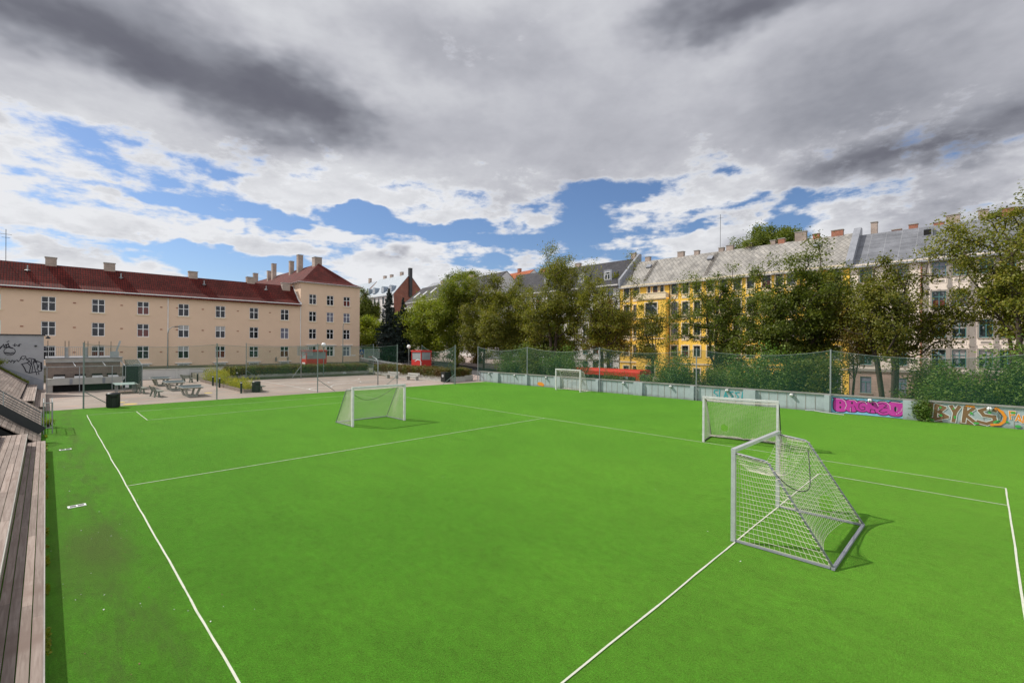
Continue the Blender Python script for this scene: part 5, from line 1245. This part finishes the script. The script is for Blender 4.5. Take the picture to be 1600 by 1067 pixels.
# ---------------------------------------------------------------- vegetation
def leafmesh(name,pts,size,mat,rng,up=.35,asp=.62,norm=None):
    n=len(pts); nr=rng.normal(size=(n,3)); nr[:,2]=np.abs(nr[:,2])+up
    if norm is not None: nr=nr*.75+norm
    nr/=np.linalg.norm(nr,axis=1)[:,None]
    t=rng.normal(size=(n,3)); t-=nr*(t*nr).sum(1)[:,None]; t/=np.linalg.norm(t,axis=1)[:,None]+1e-9; s=np.cross(nr,t)
    L=(size*rng.uniform(.65,1.35,n))[:,None]; Wd=L*asp
    bend=nr*L*.12
    v=np.stack([pts-t*L*.5,pts+s*Wd*.5+bend,pts+t*L*.5,pts-s*Wd*.5+bend],1).reshape(-1,3)
    me=bpy.data.meshes.new(name); me.vertices.add(4*n); me.vertices.foreach_set('co',v.astype('f').ravel())
    me.loops.add(4*n); me.loops.foreach_set('vertex_index',np.arange(4*n,dtype='i'))
    me.polygons.add(n); me.polygons.foreach_set('loop_start',np.arange(0,4*n,4,dtype='i')); me.polygons.foreach_set('loop_total',np.full(n,4,dtype='i'))
    me.materials.append(mat); me.update(); me.validate(); return me
def tree(label,x,y,z0,H,Rc,zb,seed,leaf='leafA',nt=230,m=70,ls=.26,cl=.55,trunks=1,r0=.26,fork=.2,lobes=16,name='street_tree',group=None,bare=.0,squash=1.,cat='tree'):
    rng=np.random.default_rng(seed); r0*=.62; m=int(m*2.6); cl*=1.12; ls*=.86
    t=thing(name,label,cat,(x,y,z0),0,group)
    zc=(zb+H)/2; az=(H-zb)/2
    lob=[]
    while len(lob)<lobes:
        p=rng.uniform(-1,1,3); d=np.linalg.norm(p)
        if .35<d<.92: lob.append(p)
    lob=np.array(lob); lr=rng.uniform(.16,.34,lobes)
    k=rng.integers(0,lobes,nt); P=lob[k]*rng.uniform(.6,1.08,(nt,1))+rng.normal(size=(nt,3))*(lr[k][:,None]*.75)
    d=np.linalg.norm(P,axis=1); P[d>1.12]*=(1.06/d[d>1.12])[:,None]
    # crown narrows a little at top, low skirt
    P[:,:2]*=(1.1-.06*np.clip(P[:,2],0,1)-.12*np.clip(-P[:,2],0,1))[:,None]
    T=P*np.array([Rc,Rc,az])+np.array([0,0,zc])
    nodes=[];par=[];plen=[]
    hf=max(H*fork,.5); off=[(0,0)] if trunks==1 else [(.35*math.cos(6.28*i/trunks+seed),.35*math.sin(6.28*i/trunks+seed)) for i in range(trunks)]
    tips=[]
    for (ox,oy) in off:
        lean=rng.normal(size=2)*.05*Rc; pr=-1
        for i in range(5):
            f=i/4; nodes.append((ox*(1+f)+lean[0]*f*f,oy*(1+f)+lean[1]*f*f,hf*f)); par.append(pr); plen.append(0. if i==0 else plen[-1]+hf/4); pr=len(nodes)-1
        tips.append(pr)
    # a few main stems that rise into the crown
    for s in range(max(2,5-trunks)):
        a=s*2.4+seed; tp=tips[s%len(tips)]; e=np.array([math.cos(a)*Rc*.38,math.sin(a)*Rc*.38,zb+(H-zb)*(.62+.2*rng.random())]); b0=np.array(nodes[tp]); pr=tp
        for i in range(1,7):
            f=i/6; q=b0*(1-f)+e*f; q[:2]=b0[:2]*(1-f**.8)+e[:2]*f**.8; q+=rng.normal(size=3)*.12; nodes.append(tuple(q)); par.append(pr); plen.append(plen[pr]+np.linalg.norm(q-np.array(nodes[pr]))); pr=len(nodes)-1
    order=np.argsort(np.linalg.norm(T-np.array([0,0,hf]),axis=1)); ends=[]
    N=np.array(nodes); Lh=np.array(plen)
    for ti in order:
        q=T[ti]; dv=N-q; dd=np.linalg.norm(dv,axis=1); cost=dd+.22*Lh+np.where(N[:,2]>q[2]+.3,1.2,0)+np.where(N[:,2]<hf*.98,3,0)
        j=int(np.argmin(cost)); a=N[j]; ns=max(1,min(5,int(dd[j]/.7))); pr=j; new=[];
        for i in range(1,ns+1):
            f=i/ns; pt=a*(1-f)+q*f; pt=pt+np.array([0,0,-.12*dd[j]*f*(1-f)*2])+rng.normal(size=3)*.07*(f<1); 
            new.append(pt); par.append(pr); plen.append(plen[pr]+dd[j]/ns); nodes.append(tuple(pt)); pr=len(nodes)-1
        N=np.vstack([N,np.array(new)]); Lh=np.array(plen); ends.append(pr)
    cnt=np.zeros(len(nodes)); 
    for e in ends: cnt[e]+=1
    for i in range(len(nodes)-1,-1,-1):
        if par[i]>=0: cnt[par[i]]+=cnt[i]
    rad=r0*np.sqrt((cnt+.3)/(cnt[0]+.3))*.95+.012; 
    b=MB(); ch=[[] for _ in nodes]
    for i,p in enumerate(par):
        if p>=0: ch[p].append(i)
    starts=[i for i,p in enumerate(par) if p<0]; stack=[(s,[s]) for s in starts]
    while stack:
        i,chain=stack.pop()
        while ch[i]:
            c=sorted(ch[i],key=lambda c:-cnt[c]); 
            for o in c[1:]: stack.append((o,[i,o]))
            i=c[0]; chain.append(i)
        if len(chain)>1:
            rr=[float(min(rad[q],rad[chain[1]]*1.1 if k_==0 and par[chain[0]]>=0 else 9)) for k_,q in enumerate(chain)]
            if par[chain[0]]<0: rr[0]*=1.35
            b.tube([nodes[q] for q in chain],rr,6 if rr[0]>.06 else 4,False)
    b.build('trunk',M['bark'],t,smooth=True)
    keep=rng.random(nt)>=bare; TT=T[keep]; cs=cl*rng.uniform(.5,1.25,len(TT)); dr=TT-np.array([0,0,zc-az*.6]); dr/=np.linalg.norm(dr,axis=1)[:,None]+1e-6
    pts=np.repeat(TT,m,0)+np.clip(rng.normal(size=(len(TT)*m,3)),-1.7,1.7)*np.repeat(cs,m)[:,None]*np.array([1,1,.7])+np.repeat(dr*cs[:,None],m,0)*np.clip(rng.normal(size=(len(TT)*m,1)),-1.5,1.5)*.55
    nrm=np.repeat((TT-np.array([0,0,zc]))/np.array([Rc,Rc,az]),m,0)*.35
    o=link(bpy.data.objects.new('crown',leafmesh('crown',pts,ls,M[leaf],rng,.25,.62,nrm))); o.parent=t
    return t
G1='street trees in front of the apartment buildings'
def stree(label,x,y,ztop,Rc,zbot,seed,**k):
    z0=th(y)+.1; tree(label,x,y,z0,ztop-z0,Rc,zbot-z0,seed,group=G1,**k)
stree('tall loose crowned tree at the right edge of the picture, reaching highest of all',49.,-1.6,15.6,4.3,4.6,101,leaf='leafA',nt=230,m=44,ls=.21,cl=.42,trunks=2,fork=.35,lobes=22,r0=.3)
stree('broad tree with dark forked trunks behind the end of the magenta lettering',49.5,5.4,12.9,4.3,2.9,102,leaf='leafA',nt=210,m=48,ls=.21,cl=.42,trunks=3,fork=.42,lobes=20,r0=.34)
stree('smaller brown tinged tree low in front of the pale stone building',50.5,8.2,7.8,2.3,2.6,115,leaf='leafC',nt=70,m=50,ls=.2,cl=.42,trunks=1,fork=.4,lobes=9,r0=.15)
stree('dense dark round tree hiding the right end of the yellow building',52,12.9,14.2,5.0,1.2,103,leaf='leafB',nt=300,m=66,ls=.25,cl=.5,trunks=2,fork=.3,lobes=22,r0=.36)
stree('open tree with many bare top twigs before the middle of the yellow building',52,20.3,13.4,4.7,.8,104,leaf='leafB',nt=250,m=48,ls=.22,cl=.42,trunks=2,fork=.28,lobes=20,r0=.33,bare=.16)
stree('thin young tree before the left end of the yellow building',52.5,28.6,10.8,2.9,.6,105,leaf='leafA',nt=110,m=42,ls=.21,cl=.40,fork=.3,lobes=12,r0=.17,bare=.25)
stree('tall airy tree left of the yellow building with leaves against the sky',52,35.,17.4,4.4,1.5,106,leaf='leafA',nt=230,m=40,ls=.23,cl=.42,trunks=3,fork=.3,lobes=22,r0=.36,bare=.05)
stree('tall two stemmed tree before the pale grey building, left of the airiest crown',52,43.8,18.3,4.8,.8,107,leaf='leafA',nt=260,m=52,ls=.25,cl=.48,trunks=2,fork=.33,lobes=22,r0=.36)
stree('full olive tree directly left of the two stemmed tall tree',52,52.5,15.0,4.6,.5,108,leaf='leafA',nt=260,m=58,ls=.28,cl=.52,fork=.3,lobes=18)
stree('middle olive tree with visible dark branches under the orange roof',52,59.,15.9,4.2,1.5,109,leaf='leafA',nt=230,m=52,ls=.28,cl=.5,fork=.3,lobes=16)
stree('yellow green tree left of the far net post beside the gap to the street',52,66.,16.2,4.6,1.5,110,leaf='leafD',nt=280,m=60,ls=.30,cl=.55,fork=.3,lobes=18)
stree('large bright green tree behind the red hut with the round lamp',52,74.6,15.0,4.5,1.2,111,leaf='leafD',nt=300,m=64,ls=.32,cl=.6,fork=.25,lobes=16)
stree('low rounded yellow green tree beside the two dark conifers',50,78.6,11.9,3.3,2.2,112,leaf='leafD',nt=190,m=64,ls=.32,cl=.55,fork=.2,lobes=12)
stree('light green tree right beside the corner of the beige wing',46.6,89,11.6,3.3,2.2,113,leaf='leafD',nt=190,m=60,ls=.32,cl=.55,fork=.2,lobes=12)
stree('darker slim tree rising behind the beige wing corner',58,112,18.6,3.,7.,114,leaf='leafB',nt=150,m=60,ls=.36,cl=.6,fork=.3,lobes=12)
for i,(px,py,zt,rc,l) in enumerate(((60.5,40,12.5,4.,'dark tree filling the gap behind the tall airy crown'),(60,57,12.5,4.,'dark tree in the second row behind the olive trees'),(60,70,11.5,4.,'shaded tree in the second row behind the yellow green tree'),(60,49,11,3.5,'low tree in the second row before the pale grey facade'))):
    stree(l,px,py,zt-1.5,rc*.8,1.0,130+i,leaf='leafB' if i%2 else 'leafC',nt=150,m=50,ls=.32,cl=.55,fork=.25,lobes=12,r0=.22)
tree('big round tree crown rising behind the slate roof of the yellow building',87,26.3,-1.7,27.2,6.0,19.,120,leaf='leafB',nt=260,m=70,ls=.34,cl=.6,fork=.5,lobes=18,name='background_tree')
tree('tree top showing above the black roofs left of the centre',88,110,3,23.0,5.6,14.,121,leaf='leafB',nt=160,m=60,ls=.42,cl=.7,fork=.5,lobes=12,name='background_tree')
tree('little tree top beside the distant orange roof',101,123,3,26.,3.6,19.,122,leaf='leafB',nt=90,m=60,ls=.42,cl=.6,fork=.6,lobes=8,name='background_tree')
def spruce(label,x,y,z0,H,Rb,seed):
    rng=np.random.default_rng(seed); t=thing('spruce_tree',label,'conifer',(x,y,z0),0,'dark conifers beside the beige wing')
    b=MB(); b.tube([(0,0,0),(0,0,H*.5),(0,0,H*.98)],[.24,.14,.02],7); P=[];
    z=1.0
    while z<H-.2:
        f=1-z/H; r=Rb*(f**.85)*(rng.uniform(.8,1.1)); nb=int(6+8*f)
        for k in range(nb):
            a=rng.random()*6.283; L=r*rng.uniform(.72,1.12); n=int(10+48*L)
            u=rng.random(n)**.7; droop=-.42*L*u+.16*L*u*u*2
            x_=np.cos(a)*L*u; y_=np.sin(a)*L*u; w=rng.normal(size=n)*.16*(1.2-u)*L*.9
            P.append(np.stack([x_-np.sin(a)*w,y_+np.cos(a)*w,z+droop-np.abs(rng.normal(size=n))*.16],1))
            if L>.8: b.tube([(0,0,z),(math.cos(a)*L*.85,math.sin(a)*L*.85,z-.2*L)],[.03,.01],4)
        z+=.34+.16*f
    b.build('trunk',M['bark'],t,smooth=True)
    P=np.vstack(P); o=link(bpy.data.objects.new('crown',leafmesh('crown',P,.30,M['leafS'],rng,.1,.42))); o.parent=t
spruce('taller dark blue green spruce in front of the brick gable house',44.2,76.2,1.0,14.0,3.4,7); spruce('shorter dark spruce right beside the taller one',47.8,77.2,1.0,12.4,3.2,8)
spruce('slim dark conifer low behind the zebra crossing sign',51,88,1.6,10.5,2.8,9)
# bushes right behind the blue wall: three shapes, copied
def bush(label,seed,H,Rc,leaf='shrub',nt=120,m=70,ls=.13,cl=.3,name='shrub'):
    rng=np.random.default_rng(seed); t=thing(name,label,'shrub',(0,0,0),0,'shrubs behind the blue wall')
    P=rng.normal(size=(nt*3,3)); P/=np.linalg.norm(P,axis=1)[:,None]; P*=rng.uniform(.45,1.,(nt*3,1)); P=P[P[:,2]>-.55][:nt]
    lump=1+.28*np.sin(P[:,0]*5+seed)*np.cos(P[:,1]*4)+.2*rng.normal(size=len(P))
    T=P*lump[:,None]*np.array([Rc,Rc,H*.5])+np.array([0,0,H*.52]); T[:,2]=np.maximum(T[:,2],.25)
    b=MB()
    for k in range(0,len(T),2):
        q=T[k]; b.tube([(q[0]*.08,q[1]*.08,0),(q[0]*.45,q[1]*.45,q[2]*.6),tuple(q)],[.035,.02,.006],4)
    b.build('stems',M['bark'],t)
    pts=np.repeat(T,m,0)+rng.normal(size=(len(T)*m,3))*cl
    pts=pts[pts[:,2]>.03]
    o=link(bpy.data.objects.new('foliage',leafmesh('foliage',pts,ls,M[leaf],rng,.3))); o.parent=t; return t
B=[bush('a',31,6.4,2.1,nt=170,m=80,ls=.17,cl=.34),bush('b',32,6.2,1.9,'leafB',150,80,.17,.34),bush('c',33,6.6,2.2,'shrub',190,80,.16,.34)]
spots=[(41.,40.3,3.7,0,'leftmost tall bush behind the far end of the blue wall'),(40.6,36.9,3.9,1,'tall bush behind the second net post'),(41.3,33.6,3.7,2,'wide bush left of the first red bus roof'),(41.2,31.9,2.1,0,'bush just left of and below the first red bus'),
 (41.5,27.3,1.3,1,'low bush under the first red bus behind the far small goal'),(42.0,23.9,1.2,2,'bush around the second red bus'),(41.2,20.2,3.3,0,'bush right of the second red bus'),(41.5,16.9,2.2,1,'lower bush before the yellow ground floor pillars'),
 (41.0,14.,3.2,2,'bush above the teal tag'),(40.6,11.3,3.8,0,'tall bush left of the magenta lettering post'),(41.2,8.9,3.4,1,'bush next to the post left of the magenta lettering'),
 (40.8,1.1,2.9,2,'wide bush above the brown lettering'),(41.2,-1.6,3.5,0,'bush over the brown and orange lettering'),(40.6,-4.4,3.7,1,'bush near the right edge behind the blue wall'),(41.5,-7.4,3.6,2,'bush cut off by the right edge of the picture'),(43.6,-2.8,4.4,0,'taller bush in the second row at the right edge'),(43.8,2.2,3.1,1,'second row bush left of the right edge mass')]
used=set()
for i,(x,y,zt,k,l) in enumerate(spots):
    if k in used: o=copy_tree(B[k])
    else: o=B[k]; used.add(k)
    z0=-2.4; H=(6.4,6.2,6.6)[k]; s=(zt-z0)/H
    o.location=(x,y,z0); o.rotation_euler=(0,0,i*1.7); sx=min(1.15,.75+.3*s); o.scale=(sx,sx,s); o['label']=l
o=bush('small leafy bush growing out over the blue wall between the two painted letterings',40,1.9,.42,'shrub',40,60,.10,.14); o.location=(37.05,2.6,-.35); o['group']='ivy'; del o['group']
o=bush('tiny yellow green weed tuft at the foot of the steel barrier',41,.5,.22,'leafD',14,40,.05,.06,'weed_tuft'); o.location=(.12,33.6,0); del o['group']; o['category']='weed'
o=bush('grassy weed tuft at the top of the timber stairs by the graffiti wall',42,.6,.5,'leafD',30,50,.08,.12,'weed_tuft'); o.location=(-2.9,54.9,2.4); del o['group']; o['category']='weed'
# weeds along edges (uncountable)
rng=np.random.default_rng(5); n=5200
xs=rng.uniform(.005,.07,n)**1.; ys=rng.uniform(3,31,n); 
keep=np.array([mnoise.noise(Vector((0,float(y)*1.1,3)))>.08 for y in ys]); P=np.stack([xs,ys,rng.uniform(.01,.07,n)],1)[keep]
xs=rng.uniform(-5,-.95,6000); P2=np.stack([xs,55.1+rng.normal(size=6000)*.12,.22-.8*xs+np.abs(rng.normal(size=6000))*.09],1)
o=link(bpy.data.objects.new('edge_weeds',leafmesh('edge_weeds',np.vstack([P,P2]),.05,M['leafD'],rng,.1))); tag(o,'fringe of weeds and grass growing along the foot of the timber steps','weeds',kind='stuff')
# hedges
def hedge(parent,x0,x1,y0,y1,z0,z1,n,seed,leaf='leafH',ls=.13):
    rng=np.random.default_rng(seed); b=MB()
    u=rng.uniform(x0,x1,n); v=rng.uniform(y0,y1,n); w=rng.random(n)**.6
    top=np.array([z1+.16*mnoise.noise(Vector((float(a)*.9,float(c)*.9,seed))) +.07*mnoise.noise(Vector((float(a)*4,float(c)*4,seed))) for a,c in zip(u,v)])
    edge=rng.random(n)<.6; side=rng.integers(0,4,n); 
    v=np.where(edge&(side==0),y0-.05-np.abs(rng.normal(size=n))*.08,v); v=np.where(edge&(side==1),y1+np.abs(rng.normal(size=n))*.08,v); u=np.where(edge&(side==2),x0-np.abs(rng.normal(size=n))*.1,u)
    z=z0+(top-z0)*w; up=(~edge); z=np.where(up,top-np.abs(rng.normal(size=n))*.09+(rng.random(n)**8)*.25,z)
    o=link(bpy.data.objects.new('hedge',leafmesh('hedge',np.stack([u,v,z],1),ls,M[leaf],rng,.2))); o.parent=parent
    L=x1-x0;D=y1-y0
    b.box(x0+.15,x1-.15,y0+.15,y1-.15,z0,z1-.25); b.build('hedge_core',M['soil'],parent)
hedge(HP1,.9,18.5,0.05,2.3,.45,1.50,34000,61); hedge(HP2,-.05,2.5,.2,17.5,.42,1.42,34000,62); hedge(HP3,.0,1.5,.2,2.1,.5,1.35,5000,63)
def tallflowers(parent,name,x0,x1,y0,y1,z0,h,n,seed,mat='leafY'):
    rng=np.random.default_rng(seed); k=n//26; cx=rng.uniform(x0,x1,k); cy=rng.uniform(y0,y1,k)
    hh=h*rng.uniform(.4,1.15,k)*np.array([.75+.5*max(-.5,mnoise.noise(Vector((float(c)*.35,seed,0)))) for c in cy])
    m=26; f=rng.random((k,m)); lean=rng.normal(size=(k,2))*.12
    X=cx[:,None]+lean[:,:1]*f+rng.normal(size=(k,m))*.05; Y=cy[:,None]+lean[:,1:]*f+rng.normal(size=(k,m))*.05; Z=z0+hh[:,None]*f
    P=np.stack([X.ravel(),Y.ravel(),Z.ravel()],1)
    o=link(bpy.data.objects.new(name,leafmesh(name,P,.085,M[mat],rng,0.,.35))); o.parent=parent; tag(o,kind='stuff')
tallflowers(FB,'yellow_flowers',-.6,.6,-7.6,-.5,.2,1.25,7500,71); tallflowers(FB,'yellow_flowers',-.6,.6,1.2,8.4,.2,1.55,9500,72)
tallflowers(HP1,'yellow_flowers',-.2,1.6,-.3,2.2,.5,1.2,9000,73); tallflowers(HP1,'yellow_flowers',8.0,8.6,-.1,.3,.6,.9,500,75)
